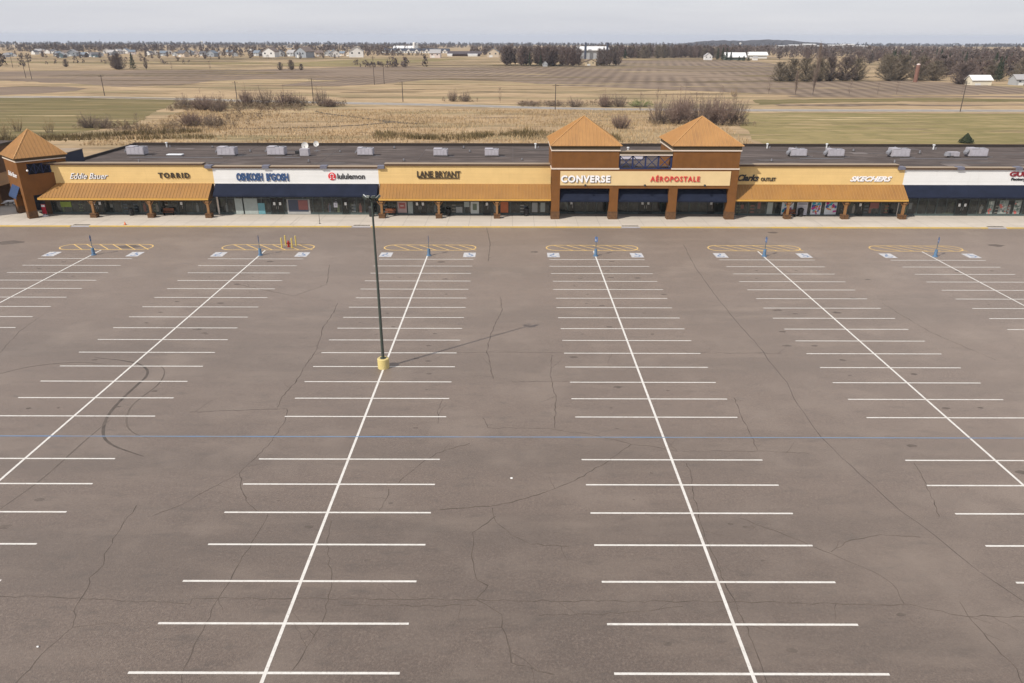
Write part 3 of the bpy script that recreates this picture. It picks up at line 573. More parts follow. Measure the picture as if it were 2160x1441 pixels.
part('door_surround', MB().box(-42.62, -42.38, 105.44, 105.6, .14, 4.6).box(-19.1, -18.98, 105.44, 105.6, .14, 4.6).box(55.6, 55.7, 105.44, 105.6, .14, 4.6), trimw)

PC = {'green': (.22, .30, .05), 'pale': (.33, .37, .35), 'pale2': (.50, .53, .50), 'cyan': (.13, .30, .34), 'frame': (.34, .34, .33), 'red': (.24, .09, .08), 'white': (.62, .61, .66), 'sale': (.42, .30, .28), 'grey': (.30, .31, .30), 'orange': (.50, .14, .05), 'mosaic': (.66, .70, .74), 'pattern': (.22, .25, .23)}
PL = {'green': 'lime green window poster', 'cyan': 'white and turquoise display stand poster', 'red': 'dull red window poster', 'orange': 'orange window poster', 'mosaic': 'colourful window poster of magenta, teal and orange shapes', 'white': 'white window poster with grey lines of text', 'sale': 'pale poster with a faded red panel'}
for (x0, z0, x1, z1, k) in POSTERS:
    y = 105.415 if k not in ('red',) else 105.40
    z0 = max(z0, .2)
    w = part('window_poster', MB().box(x0, x1, y, y+.015, z0, z1), mat('poster_'+k, PC[k], .6, var=.08, vscale=2), None, PL.get(k))
    if k in ('mosaic', 'pattern', 'sale', 'white', 'frame', 'pale2'):
        cols = {'mosaic': [(.42, .02, .20), (.02, .30, .42), (.62, .22, .05), (.05, .08, .30), (.10, .42, .50), (.50, .05, .25)], 'pattern': [(.45, .47, .42), (.10, .14, .12), (.50, .12, .10), (.30, .34, .30)],
                'sale': [(.34, .09, .08), (.5, .38, .34)], 'white': [(.30, .30, .36)], 'frame': [(.05, .06, .09), (.08, .09, .11)], 'pale2': [(.13, .16, .11)]}[k]
        mbs = [MB() for _ in cols]
        if k == 'white':
            for q in range(3):
                if q < 1: mbs[0].box(x0+.15, x1-.15, y-.012, y-.004, z1-.42, z1-.24)
                mbs[0].box(x0+.5, x1-.3, y-.012, y-.004, z0+.55+.28*q, z0+.60+.28*q)
        elif k == 'frame': mbs[0].box(x0+.2, x1-.25, y-.012, y-.006, z0+.35, z1-.05)
        elif k == 'pale2': mbs[0].box(x0+.3, x1-.3, y-.012, y-.006, z0+.5, z1-.3)
        elif k == 'sale': mbs[0].box(x0+.25, x1-.2, y-.012, y-.006, z0+.6, z1-.25); mbs[1].box(x0+.4, x1-.4, y-.016, y-.013, z0+.9, z0+1.1)
        else:
            rr = random.Random(int(x0*10))
            for q in range(16 if k == 'mosaic' else 14):
                cx = rr.uniform(x0+.18, x1-.18); cz = rr.uniform(z0+.2, z1-.2); a = rr.uniform(0, 3.14); L1, L2 = rr.uniform(.14, .34), rr.uniform(.08, .18)
                L1 = min(L1, cx-x0, x1-cx, ); L2 = min(L2, L1)
                pp = []
                for u, v in ((-1, -1), (1, -1), (1, 1), (-1, 1)):
                    pp.append((min(x1-.02, max(x0+.02, cx+u*L1*math.cos(a)-v*L2*math.sin(a))), y-.004-.0008*q, min(z1-.02, max(z0+.02, cz+u*L1*math.sin(a)+v*L2*math.cos(a)))))
                mbs[q % len(cols)].poly(pp)
        for q, mb in enumerate(mbs):
            if mb.v: part('poster_print', mb, mat('print_%s_%d' % (k, q), cols[q], .6), w)

# lettering on the bands
dk = mat('sign_dark_bronze', (.045, .032, .02), .5); wl = mat('sign_white', (.86, .85, .86), .5); nb = mat('sign_navy', (.03, .075, .19), .5); rd = mat('sign_red', (.62, .035, .04), .5); blk = mat('sign_black', (.02, .02, .022), .5); mr = mat('sign_maroon', (.22, .01, .02), .5); tl = mat('sign_letter_side', (.12, .12, .15), .6)
def sign(txt, x0, x1, z0, z1, m, y=105.42, **k):
    return part('sign_lettering', textmesh(txt, x0, x1, z0, z1, y, **k), m)
def under(mb, m): part('sign_lettering', mb, m)
sign('Eddie Bauer', -62.9, -57.45, 5.18, 6.0, tl, depth=.05, bold=.015, shear=.5)
sign('Eddie Bauer', -62.95, -57.5, 5.22, 6.04, wl, y=105.36, depth=.03, bold=0, shear=.5)
sign('TORRID', -50.3, -45.9, 5.36, 6.12, dk, bold=.03, depth=.14, space=1.35)
sign('OSHKOSH', -39.25, -35.5, 4.98, 6.1, nb, bold=.045, depth=.12)
sign("B'GOSH", -35.0, -31.85, 4.98, 6.1, nb, bold=.045, depth=.12)
# emblem: red disc with a white looping stroke
cx, cz, rr_ = -25.65, 5.64, .54
d = MB(); d.solid([(cx+rr_*math.cos(2*math.pi*i/28), 105.34, cz+rr_*math.sin(2*math.pi*i/28)) for i in range(28)], (0, .08, 0)); part('sign_emblem', d, rd)
st = MB(); pts = []
for i in range(21): a = R(-60+300*i/20); pts.append((cx+.24*math.cos(a), cz+.12+.24*math.sin(a)))
pts = [(cx+.36, cz-.34)]+[(cx+.14, cz-.26)]+pts[1:-1]+[(cx-.14, cz-.26), (cx-.36, cz-.34)]
for i in range(len(pts)-1): st.bar((pts[i][0], 105.32, pts[i][1]), (pts[i+1][0], 105.32, pts[i+1][1]), .04, .10)
part('sign_emblem', st, wl)
sign('lululemon', -24.9, -21.0, 5.27, 6.05, blk, bold=.015, depth=.08)
sign('LANE BRYANT', -13.56, -7.4, 5.56, 6.42, dk, bold=.02, depth=.14)
part('sign_lettering', MB().box(-13.4, -7.6, 105.3, 105.41, 5.38, 5.50), dk)
sign('CONVERSE', 6.75, 13.6, 5.3, 6.28, tl, y=102.70, bold=.05, depth=.04, space=1.12)
sign('CONVERSE', 6.7, 13.55, 5.35, 6.33, wl, y=102.64, bold=.04, depth=.04, space=1.12)
ox = 6.7 + 6.85*.185; st = MB()
st.solid([(ox+(.22 if i % 2 == 0 else .09)*math.cos(math.pi/2+i*math.pi/5), 102.56, 5.84+(.22 if i % 2 == 0 else .09)*math.sin(math.pi/2+i*math.pi/5)) for i in range(10)], (0, .05, 0)); part('sign_emblem', st, tl)
sign('AÉROPOSTALE', 19.1, 25.95, 5.5, 6.4, rd, y=102.68, bold=.018, depth=.07, space=1.22)
sign('Clarks', 32.0, 35.0, 5.1, 6.02, blk, bold=.035, depth=.1, shear=.35)
sign('OUTLET', 35.3, 37.45, 5.12, 5.6, blk, bold=.02, depth=.1)
sign('SKECHERS', 48.05, 53.95, 5.03, 5.78, tl, bold=.06, depth=.05, shear=.4)
sign('SKECHERS', 48.0, 53.9, 5.07, 5.82, wl, y=105.36, bold=.045, depth=.04, shear=.4)
sign('GUESS', 70.5, 74.3, 5.82, 6.5, mr, bold=.04, depth=.09)
sign('Factory Store', 70.9, 74.6, 5.15, 5.65, blk, bold=.025, depth=.09)

# central arcade with two towers
Y0 = 102.8
f = MB(); f.box(5.45, 31.3, Y0, 103.95, 4.5, 7.1).box(5.45, 31.3, 103.96, 106.5, 4.45, 4.5); part('arcade_wall', f, brown)
part('arcade_roof', MB().box(14.7, 21.95, 103.96, 106.5, 6.9, 7.05), deck)
part('sign_band', MB().box(6.62, 30.2, Y0-.07, Y0-.001, 4.93, 6.89), stuccoc)
for x0, x1 in ((5.45, 6.6), (13.58, 14.78), (21.86, 23.04), (30.15, 31.3)):
    c = part('pier', MB().box(x0, x1, Y0+.002, 103.94, .14, 4.498), brown)
    part('pier_base', MB().box(x0-.04, x1+.04, Y0-.04, 103.98, .14, 1.15).box(x0-.06, x1+.06, Y0-.06, 104, 1.15, 1.25), brownd, c)
for x0, x1 in ((6.64, 13.54), (14.82, 21.82), (23.08, 30.11)): awning(x0, x1, ye=102.92, ze=2.78, yt=103.9, zt=4.44, val=.22)
for x in (10.08, 18.32, 26.62):
    s_l = MB(); s_l.bar((x, Y0-.08, 5.05), (x, Y0-.5, 5.12), .05).dome((x, Y0-.55, 5.02), .17); part('spot_lamp', s_l, blk)
for x0 in (5.4, 22.0):
    x1 = x0+9.25; yb = Y0+9.2
    tw = part('tower', MB().box(x0+.02, x1-.02, Y0+.01, Y0+.4, 7.1, 9.6).box(x0+.02, x0+.42, Y0+.41, yb, 5.9, 9.6).box(x1-.42, x1-.02, Y0+.41, yb, 5.9, 9.6).box(x0+.43, x1-.43, yb-.4, yb-.01, 5.9, 9.6), brown)
    def rim(e, z0, z1, mm, nm):
        part(nm, MB().box(x0-e, x1+e, Y0-e, yb+e, z0, z1), mm, tw)
    rim(.10, 7.12, 7.3, trimw, 'tower_trim') if False else part('tower_trim', MB().box(x0-.08, x1+.08, Y0-.08, Y0+.0, 7.12, 7.3).box(x0-.08, x0+.01, Y0, Y0+2.6, 7.12, 7.3).box(x1-.01, x1+.08, Y0, Y0+2.6, 7.12, 7.3), trimw, tw)
    rim(.12, 9.6, 9.76, trimw, 'tower_trim'); rim(.06, 9.761, 10.28, olive, 'cornice')
    e = .28; zc = 10.33; A = [(x0-e, Y0-e), (x1+e, Y0-e), (x1+e, yb+e), (x0-e, yb+e)]; ap = ((x0+x1)/2, (Y0+yb)/2, 13.75)
    m_ = MB().box(x0-e, x1+e, Y0-e, yb+e, 10.281, zc)
    for i in range(4): a, b_ = A[i], A[(i+1) % 4]; m_.poly([(*a, zc+.001), (*b_, zc+.001), ap])
    nf = len(m_.f); rb = m_
    for i in range(4):
        a, b_ = Vector((*A[i], zc)), Vector((*A[(i+1) % 4], zc)); n = 20; apv = Vector(ap)
        for k in range(1, n):
            p0 = a.lerp(b_, k/n); t_ = 1-abs(2*k/n-1); mid = a.lerp(b_, .5)
            p1 = p0 + (apv-mid)*t_
            rb.bar(p0+Vector((0, 0, .03)), p1+Vector((0, 0, .02)), .05, .06)
        rb.bar(a, apv+Vector((0, 0, .03)), .12, .1)
    m_.build('tower_roof', gold, tw, rel=ORG, mat2=goldr, split=nf)
# open steel lattice between the towers
lt = MB(); xa, xb, za, zb = 14.7, 21.95, 7.12, 9.0
lt.box(xa, xb, 103.0, 103.14, za, za+.16).box(xa, xb, 103.0, 103.14, zb-.14, zb)
for i in range(5):
    x = xa+.08+(xb-xa-.16)*i/4; lt.box(x-.10, x+.10, 102.98, 103.16, za+.16, zb-.14)
    if i < 4:
        x2 = xa+.08+(xb-xa-.16)*(i+1)/4
        lt.bar((x+.06, 103.07, za+.16), (x2-.06, 103.07, zb-.14), .10); lt.bar((x+.06, 103.12, zb-.14), (x2-.06, 103.12, za+.16), .10)
part('lattice_screen', lt, navyp)
lb = part('arcade_beam', MB().box(xa, xb, Y0+.05, 103.9, 9.02, 9.5), olive)
part('beam_trim', MB().box(xa, xb, Y0-.03, Y0+.04, 9.0, 9.14), trimw, lb); part('beam_cap', MB().box(xa, xb, Y0-.02, 104.0, 9.505, 9.58), tan, lb)

# corner tower set at 45 degrees
FX, FY, SD = -68.06, 102.3, 6.15
uu = (math.cos(R(46.5)), math.sin(R(46.5))); vv = (-uu[1], uu[0])
def loc(a, b_, z): return (FX+uu[0]*a+vv[0]*b_, FY+uu[1]*a+vv[1]*b_, z)
def lbox(mb, a0, a1, b0, b1, z0, z1): mb.prism([loc(a0, b0, 0)[:2], loc(a1, b0, 0)[:2], loc(a1, b1, 0)[:2], loc(a0, b1, 0)[:2]], z0, z1); return mb
ct = thing('corner_tower', (FX, FY, 0), 'brown corner tower with pointed golden roof at the left end of the mall', 'tower')
CO = (FX, FY, 0)
def cpart_(name, mb, m, parent=None): return mb.build(name, m, parent if parent is not None else ct, rel=CO)
w = MB()
lbox(w, 0, .35, .36, SD, 3.3, 7.95); lbox(w, SD-.35, SD, 0, SD, 3.3, 7.95); lbox(w, .36, SD-.36, SD-.35, SD, 3.3, 7.95)
lbox(w, 0, SD-.36, 0, .35, 3.3, 6.15); lbox(w, 0, 1.15, 0, .35, 6.152, 7.95); lbox(w, 4.9, SD-.36, 0, .35, 6.152, 7.95); lbox(w, 1.16, 4.89, 0, .35, 7.62, 7.95)
cpart_('wall', w, brown)
bk = MB(); lbox(bk, .4, SD-.4, 1.2, 1.3, 5.9, 7.95); lbox(bk, .4, SD-.4, .36, 1.19, 5.95, 6.0); cpart_('shade_backing', bk, mat('recess_shade', (.02, .018, .03), .8))  # dark panel behind the lattice stands in for the shaded tower interior
lt = MB()
for i in range(4): a0 = 1.2+i*.92; lt.bar(loc(a0, .18, 6.2), loc(a0+.92, .18, 7.6), .05); lt.bar(loc(a0, .2, 7.6), loc(a0+.92, .2, 6.2), .05)
for i in range(5): lt.bar(loc(1.2+i*.92, .16, 6.15), loc(1.2+i*.92, .16, 7.62), .08)
cpart_('lattice_screen', lt, navyp)
for a0, b0 in ((0, 0), (0, SD-1.1), (SD-1.1, 0), (SD-1.1, SD-1.1)):
    q = MB(); lbox(q, a0, a0+1.1, b0, b0+1.1, .14, 3.298); pr = cpart_('pier', q, brown)
    q = MB(); lbox(q, a0-.04, a0+1.14, b0-.04, b0+1.14, .14, 1.15); cpart_('pier_base', q, brownd, pr)
for e, z0, z1, mm, nm in ((.1, 7.952, 8.08, trimw, 'trim'), (.05, 8.082, 8.45, olive, 'cornice')):
    q = MB(); lbox(q, -e, SD+e, -e, SD+e, z0, z1); cpart_(nm, q, mm)
e = .3; zc = 8.5; A = [loc(-e, -e, zc), loc(SD+e, -e, zc), loc(SD+e, SD+e, zc), loc(-e, SD+e, zc)]; ap = loc(SD/2, SD/2, 11.95)
q = MB(); lbox(q, -e, SD+e, -e, SD+e, 8.452, 8.498)
for i in range(4): q.poly([A[i], A[(i+1) % 4], ap])
nf = len(q.f); rb = q; apv = Vector(ap)
for i in range(4):
    a, b_ = Vector(A[i]), Vector(A[(i+1) % 4])
    for k in range(1, 14):
        p0 = a.lerp(b_, k/14); t_ = 1-abs(2*k/14-1); rb.bar(p0+Vector((0, 0, .03)), p0+(apv-a.lerp(b_, .5))*t_+Vector((0, 0, .02)), .05, .06)
    rb.bar(a, apv, .1, .08)
q.build('roof', gold, ct, rel=CO, mat2=goldr, split=nf)
aw = MB(); aw.solid([loc(-.75, 1.3, 3.0), loc(-.75, SD-1.3, 3.0), loc(-.01, SD-1.3, 4.4), loc(-.01, 1.3, 4.4)], (0, 0, .05)); aw.solid([loc(-.75, 1.3, 2.8), loc(-.75, SD-1.3, 2.8), loc(-.75, SD-1.3, 3.0), loc(-.75, 1.3, 3.0)], (.03, .03, 0))
cpart_('awning', aw, mat('blue_canvas', (.02, .045, .115), .85, var=.1))
tm = textmesh('Eddie Bauer', 0, 4.2, 5.7, 6.35, 0, depth=.06, bold=0, shear=.5)
tm.v = [loc(-.02+y, (SD+4.2)/2-x, z) for x, y, z in tm.v]; cpart_('sign_lettering', tm, wl)
sp_ = MB(); sp_.bar(loc(1.0, -.05, 6.8), loc(1.0, -.4, 6.8), .05); sp_.dome(loc(1.0, -.45, 6.8), .14); cpart_('wall_lamp', sp_, wl)
# screen wall block behind the corner tower, and the wing beyond it
rs = thing('roof_screen', (-69, 111, 0), 'blue grey screen block coloured dark for shade, standing behind the corner tower', 'roof screen')
MB().box(-72.5, -65.6, 108.2, 114.6, 6.0, 8.1).box(-72.5, -67.6, 108.2, 114.6, 0, 5.99).build('screen_wall', mat('screen_shaded_navy', (.03, .035, .06), .8), rs, rel=(-69, 111, 0))  # shade of the side turned from the sun is put into the navy
MB().box(-72.6, -65.5, 108.1, 114.7, 8.1, 8.2).build('cap', tan, rs, rel=(-69, 111, 0))
wg = thing('shop_wing', (-90, 125, 0), 'dark brown wing of shops at the left edge behind the corner tower', 'building')
WO = (-90, 125, 0)
MB().box(-104, -79.0, 100, 119, 0, 8.3).build('wall', sidebr, wg, rel=WO)
MB().box(-104, -78.8, 99.8, 119.2, 8.6, 8.7).box(-104, -79.3, 118.6, 119.2, 8.7, 8.75).build('roof_cap', deck, wg, rel=WO); MB().box(-104, -78.9, 99.9, 119.1, 8.301, 8.599).build('cornice', olive, wg, rel=WO)
MB().solid([(-77.4, 102, 3.0), (-77.4, 118, 3.0), (-78.95, 118, 4.4), (-78.95, 102, 4.4)], (0, 0, .08)).build('canopy_roof', gold, wg, rel=WO)
for y in (106, 111, 116): MB().box(-77.8, -77.5, y-.15, y+.15, .15, 3.05).box(-77.95, -77.35, y-.3, y+.3, .15, .7).build('column', postm, wg, rel=WO)

# ---------------------------------------------------------------- things standing on the roof
metal = mat('galvanised_sheet', (.42, .40, .43), .55, col2=(.33, .31, .34), vscale=1.5, spec=.4)
metald = mat('galvanised_dark', (.20, .20, .22), .6); blackm = mat('black_metal', (.015, .015, .016), .6); curbm = mat('roof_curb', (.07, .06, .055), .9)
def rtu(w=2.9, d=1.7, h=1.35, fans=2, hood=True, split=.45):
    r = thing('rooftop_unit', (0, 0, 0), cat='rooftop unit')
    MB().box(-w/2+.05, w/2-.05, 0, d, 0, .2).build('curb', curbm, r)
    m = MB().box(-w/2, w/2, -.05, d+.05, .2, h).box(-w/2+.02, -w/2+w*split, -.07, d+.03, h, h+.1); m.build('cabinet', metal, r)
    f = MB()
    for i in range(fans): f.cone(w/2-.45-i*.9, d/2, h+.002, h+.1, .38, .36, 14)
    f.build('fan', metald, r)
    p_ = MB(); n = 4
    for i in range(n): x = -w/2+.08+(w-.16)*i/n; p_.box(x+.03, x+(w-.16)/n-.03, -.075, -.051, .3, h-.12)
    p_.build('access_panel', mat('panel_sheet', (.45, .43, .47), .5, var=.1, vscale=2), r)
    if hood: MB().solid([(-w/2-.001, .3, h-.1), (-w/2-.001, d-.3, h-.1), (-w/2-.45, d-.3, h-.55), (-w/2-.45, .3, h-.55)], (0, 0, -.3)).build('intake_hood', metald, r)
    MB().bar((w/2+.02, .2, .0), (w/2+.02, .2, .7), .06).bar((w/2+.02, .2, .05), (w/2+1.1, .2, .05), .05).build('pipe', metald, r)
    return r
big = Placer(rtu(2.8, 1.6, 1.35, 2)); med = Placer(rtu(2.5, 1.5, 1.2, 2, True, .3)); sm = Placer(rtu(2.25, 1.4, 1.15, 1, False, .6))
G = 'air handling units on the mall roof'
for P_, x, y, lab in ((big, -61.3, 121.9, 'large grey rooftop unit, the leftmost, above the white script sign'), (big, -46.4, 121.5, 'large grey rooftop unit above the seam of yellow and white bands'), (big, -38.5, 122, 'grey rooftop unit behind the navy capitals sign'),
                      (med, -24.0, 122, 'grey rooftop unit behind the red round emblem'), (sm, -11.7, 121.6, 'small grey rooftop unit behind the underlined dark sign, left of a similar one'), (sm, -3.4, 121.6, 'small grey rooftop unit nearest the left arcade tower'),
                      (med, 46.5, 121.9, 'grey rooftop unit nearest the right arcade tower'), (med, 52.5, 121.7, 'grey rooftop unit, second to the right of the right arcade tower'), (big, 62.8, 121.4, 'large grey rooftop unit above the white slanted sign'), (big, 75.7, 121.9, 'large pale rooftop unit, the rightmost, by the grey vents')):
    P_((x, y, 6.0), label=lab, group=G)
r = thing('rooftop_unit', (-33.8, 121.6, 6.0), 'small cubic rooftop unit with black intake beside the satellite dishes', 'rooftop unit', G)
MB().box(-.7, .7, 0, 1.2, .1, 1.15).build('cabinet', metal, r); MB().box(-1.5, -.72, .2, 1.0, .3, .8).build('intake', blackm, r); MB().box(-.72, .72, -.02, 1.22, 0, .1).build('curb', curbm, r)
r = thing('roof_fan', (71.1, 121.8, 6.0), 'low rounded exhaust fan on the roof left of the rightmost unit', 'exhaust fan')
MB().cone(0, 0, 0, .35, .5, .5).build('base', curbm, r); m = MB(); m.cone(-.5, 0, .3, .85, .55, .45, 14).build('housing', metald, r); MB().box(-.4, 1.2, -.4, .5, .25, .9).build('duct', metal, r)
r = thing('roof_hatch', (-54.8, 121.3, 6.0), 'low white skylight hatch lying on the roof', 'roof hatch')
MB().box(-1.2, 1.2, 0, .9, 0, .22).build('curb', metald, r); MB().box(-1.25, 1.25, -.05, .95, .22, .3).build('lid', mat('white_lid', (.8, .82, .85), .4), r)
def dish(x, y, zc, rad, lab, tz):
    r = thing('satellite_dish', (x, y, 6.0), lab, 'satellite dish', 'satellite dishes on the roof')
    m = MB(); n = 20; k = 5; h0 = zc-6
    for j in range(k+1):
        rr = rad*j/k; dp = .28*(rr/rad)**2*rad
        for i in range(n):
            a = 2*math.pi*i/n; lx = rr*math.cos(a); lz = rr*math.sin(a); ly = -dp
            m.v.append((lx, ly*math.cos(tz)-lz*math.sin(tz)*-1*-1, h0+lz*math.cos(tz)-ly*math.sin(tz)*-1))
    for j in range(k):
        for i in range(n): q = (i+1) % n; m.f.append((j*n+i, (j+1)*n+i, (j+1)*n+q, j*n+q))
    m.build('reflector', mat('dish_white', (.60, .585, .56), .6), r, smooth=True)
    MB().cone(0, .08, 0, h0-.1, .05, .05, 8).bar((-.5, .1, .03), (.5, .1, .03), .1).bar((0, -.4, .03), (0, .6, .03), .1).build('mast', metald, r)
    MB().bar((0, -.05, h0-rad*.8), (0, -.75*rad, h0-.1), .04).box(-.06, .06, -.75*rad-.1, -.75*rad+.02, h0-.16, h0-.02).build('feed_arm', metald, r)
dish(-34.3, 124.5, 7.3, .58, 'large white satellite dish behind the small cubic unit', R(-15)); dish(-33.2, 127.5, 7.2, .47, 'white satellite dish on a mast near the back edge of the roof', R(-15))
pipem = mat('vent_pipe_white', (.62, .63, .64), .5)
vp = None
for i, (x, y, lab) in enumerate(((-60.6, 132.0, 'white vent pipe by the back edge of the roof above the leftmost unit'), (4.0, 131.5, 'white vent pipe behind the left arcade tower'), (19.5, 127, 'white vent pipe on the roof seen between the two arcade towers'), (44.6, 132, 'short white vent pipe near the back edge right of the arcade'), (55.0, 132, 'white vent pipe near the back edge above the slanted sign'), (73.2, 131, 'white vent pipe cluster left of the small evergreen'))):
    if vp is None:
        r = thing('vent_pipe', (x, y, 6.0), lab, 'vent pipe', 'vent pipes on the roof'); MB().cone(0, 0, 0, .7, .12, .12, 10).build('pipe', pipem, r); MB().cone(0, 0, .7, .85, .24, .2, 10).build('cowl', pipem, r); MB().cone(.5, .1, 0, .35, .1, .1, 8).build('stub', metald, r); vp = r
    else: dup(vp, (x, y, 6.0), label=lab)
sv_ = None
for (x, y) in ((-63.5, 127.5), (-52.3, 131.2), (-44.0, 126.0), (-36.5, 131.8), (-29.0, 126.3), (-20.5, 130.5), (-17.0, 117.0), (-8.5, 131.0), (-7.2, 126.5), (1.5, 118.0), (36.0, 128.5), (40.5, 117.0), (49.5, 131.5), (58.0, 128.0), (66.5, 131.0), (68.0, 125.5), (80.5, 128.5), (84.0, 118.5), (-57.5, 115.0), (-31.5, 115.5), (59.0, 115.5)):
    if sv_ is None:
        sv_ = thing('roof_vent', (x, y, 6.0), 'small grey vent stub among those scattered over the flat roof', 'roof vent', 'small vent stubs scattered over the roof'); MB().box(-.22, .22, -.22, .22, 0, .12).build('flashing', curbm, sv_); MB().cone(0, 0, .12, .42, .13, .11, 10).build('stub', metald, sv_)
    else: dup(sv_, (x, y, 6.0), sc=(1, 1, random.uniform(.7, 1.5)))
for x, y, w, d_ in ((-49.5, 112, 3.2, 2), (-15, 128, 4, 1.6), (39, 111, 5, 1.8), (66, 113, 3.5, 2.4), (-58, 129, 3, 1.4), (57, 125, 2.4, 2.4), (78, 114, 4, 1.3)): part('roof_patch', MB().box(x, x+w, y, y+d_, 6.0, 6.035), mat('roof_patch', (.145, .12, .11), .9, var=.15, vscale=.8))
cd = MB()
for a_, b_ in (((-61.3, 119.8), (-46.4, 119.8)), ((-38, 119.9), (-34, 119.9)), ((46, 119.9), (53, 119.9)), ((62, 119.9), (76, 119.9)), ((-24, 123.9), (-24, 130))): cd.bar((*a_, 6.08), (*b_, 6.08), .07)
part('conduit', cd, metald)
r = thing('roof_duct', (16.9, 118, 6.0), 'pale horizontal duct lying on the roof between the arcade towers', 'duct'); MB().box(-.9, 3.6, 0, .5, .25, .65).build('duct', mat('pale_duct', (.62, .60, .68), .5), r); MB().box(-.5, -.2, .1, .4, 0, .25).box(2.6, 2.9, .1, .4, 0, .25).build('foot', metald, r)

# ---------------------------------------------------------------- sidewalk furniture
def bin_(x, y, lab, w=.32, h=1.05):
    r = thing('litter_bin', (x, y, .15), lab, 'litter bin', 'black litter bins along the shops')
    MB().cone(0, 0, 0, h*.8, w*.9, w, 12).build('body', blackm, r); m = MB(); m.cone(0, 0, h*.8, h*.86, w*1.08, w*1.08, 12); m.dome((0, 0, h*.86), w, 12, 4, False, .6); m.build('lid', mat('bin_lid', (.03, .03, .032), .4), r)
bin_(-54.8, 104.6, 'black litter bin under the leftmost canopy'); bin_(-20.2, 104.4, 'tall black litter bin beside the lamp post top', .42, 1.5); bin_(41.5, 104.9, 'black litter bin in front of the colourful window posters', .38, 1.2); bin_(-9.3, 104.9, 'black litter bin under the canopy of the underlined dark sign'); bin_(2.0, 104.9, 'black litter bin near the left arcade pier', .36, 1.15)
def bench(x, y, lab):
    r = thing('bench', (x, y, .15), lab, 'bench', 'benches under the canopies'); wd = mat('bench_wood', (.20, .07, .03), .7, var=.15, vscale=3)
    MB().box(-.75, .75, -.22, .22, .42, .48).build('seat', wd, r); MB().box(-.75, .75, .2, .26, .55, .95).build('backrest', wd, r)
    for s in (-.65, .65): MB().box(s-.04, s+.04, -.2, .24, 0, .42).bar((s, .22, .4), (s, .24, .95), .05).build('leg', blackm, r)
bench(-17.6, 104.9, 'dark wooden bench under the middle canopy, right of the lamp post'); bench(40.0, 104.85, 'dark wooden bench before the colourful window posters'); bench(-49.6, 104.9, 'dark bench under the leftmost canopy between two columns')
r = thing('notice_board', (-67.0, 104.2, .15), 'red and white standing board at the foot of the corner tower', 'notice board'); MB().box(-.3, .3, -.04, .04, .3, 1.7).build('panel', mat('board_red', (.45, .02, .04), .6), r); MB().box(-.25, .25, -.06, -.041, 1.3, 1.6).build('white_header', wl, r); MB().cone(0, 0, 0, .12, .4, .38).bar((0, 0, .1), (0, 0, .35), .06).build('foot', wl, r)
r = thing('traffic_cone', (-53.0, 98.95, .15), 'tiny orange marker cone on the kerb at the left', 'cone'); MB().cone(0, 0, .02, .42, .14, .03).build('cone', mat('cone_orange', (.75, .16, .04), .6), r); MB().box(-.18, .18, -.18, .18, 0, .03).build('foot', blackm, r)
r = thing('cafe_table', (-76.2, 111.0, .15), 'white outdoor table with attached seats at the left edge of the plaza', 'table'); MB().box(-.7, .7, -.5, .5, .70, .76).build('tabletop', wl, r)
for sx in (-1, 1): MB().box(sx*.95-.2, sx*.95+.2, -.5, .5, .42, .47).build('seat', wl, r); MB().bar((sx*.5, 0, 0), (sx*.3, 0, .7), .08).bar((sx*.95, 0, .42), (0, 0, .3), .07).build('leg', blackm, r)
pot = thing('potted_shrub', (-75.6, 114.2, .15), 'small evergreen shrub in a tub beside the outdoor table', 'shrub'); MB().cone(0, 0, 0, .6, .35, .45).build('tub', brownd, pot)
# ---------------------------------------------------------------- lot furniture
L = thing('lamp_post', (-10.1, 52.55, 0), 'tall dark green lamp post on a yellow concrete base in the middle of the lot', 'lamp post')
polem = mat('dark_green_pole', (.05, .062, .052), .5, spec=.4)
MB().cone(0, 0, 0, .80, .45, .45, 28).cone(0, 0, .80, .84, .45, .41, 28).build('base', mat('yellow_concrete', (.62, .50, .19), .85, col2=(.52, .42, .20), vscale=3, bump=.2), L)
MB().cone(0, 0, .84, .88, .24, .24, 14).cone(0, 0, .88, 13.35, .12, .07, 16).build('pole', polem, L)
MB().bar((-.42, 0, 13.35), (.42, 0, 13.35), .05).bar((0, -.5, 13.32), (0, .5, 13.32), .07).build('cross_arm', polem, L)
lens = mat('lamp_lens', (.75, .76, .72), .3)
for a, rr, tilt in ((180, .44, .18), (0, .44, .18), (-115, .30, .15), (-60, .32, .15)):
    ca, sa = math.cos(R(a)), math.sin(R(a)); cx, cy_ = ca*rr, sa*rr
    h = MB(); pts = [(cx+ca*.14-sa*.12, cy_+sa*.14+ca*.12, 13.62), (cx+ca*.14+sa*.12, cy_+sa*.14-ca*.12, 13.62), (cx-ca*.14+sa*.12, cy_-sa*.14-ca*.12, 13.38), (cx-ca*.14-sa*.12, cy_-sa*.14+ca*.12, 13.38)]
    hd = h.solid(pts, (ca*.08, sa*.08, -.14)).build('lamp_head', polem, L)
    MB().solid([(p[0]-ca*.004, p[1]-sa*.004, p[2]+.006) for p in pts], (0, 0, .012)).build('lens', lens, hd)

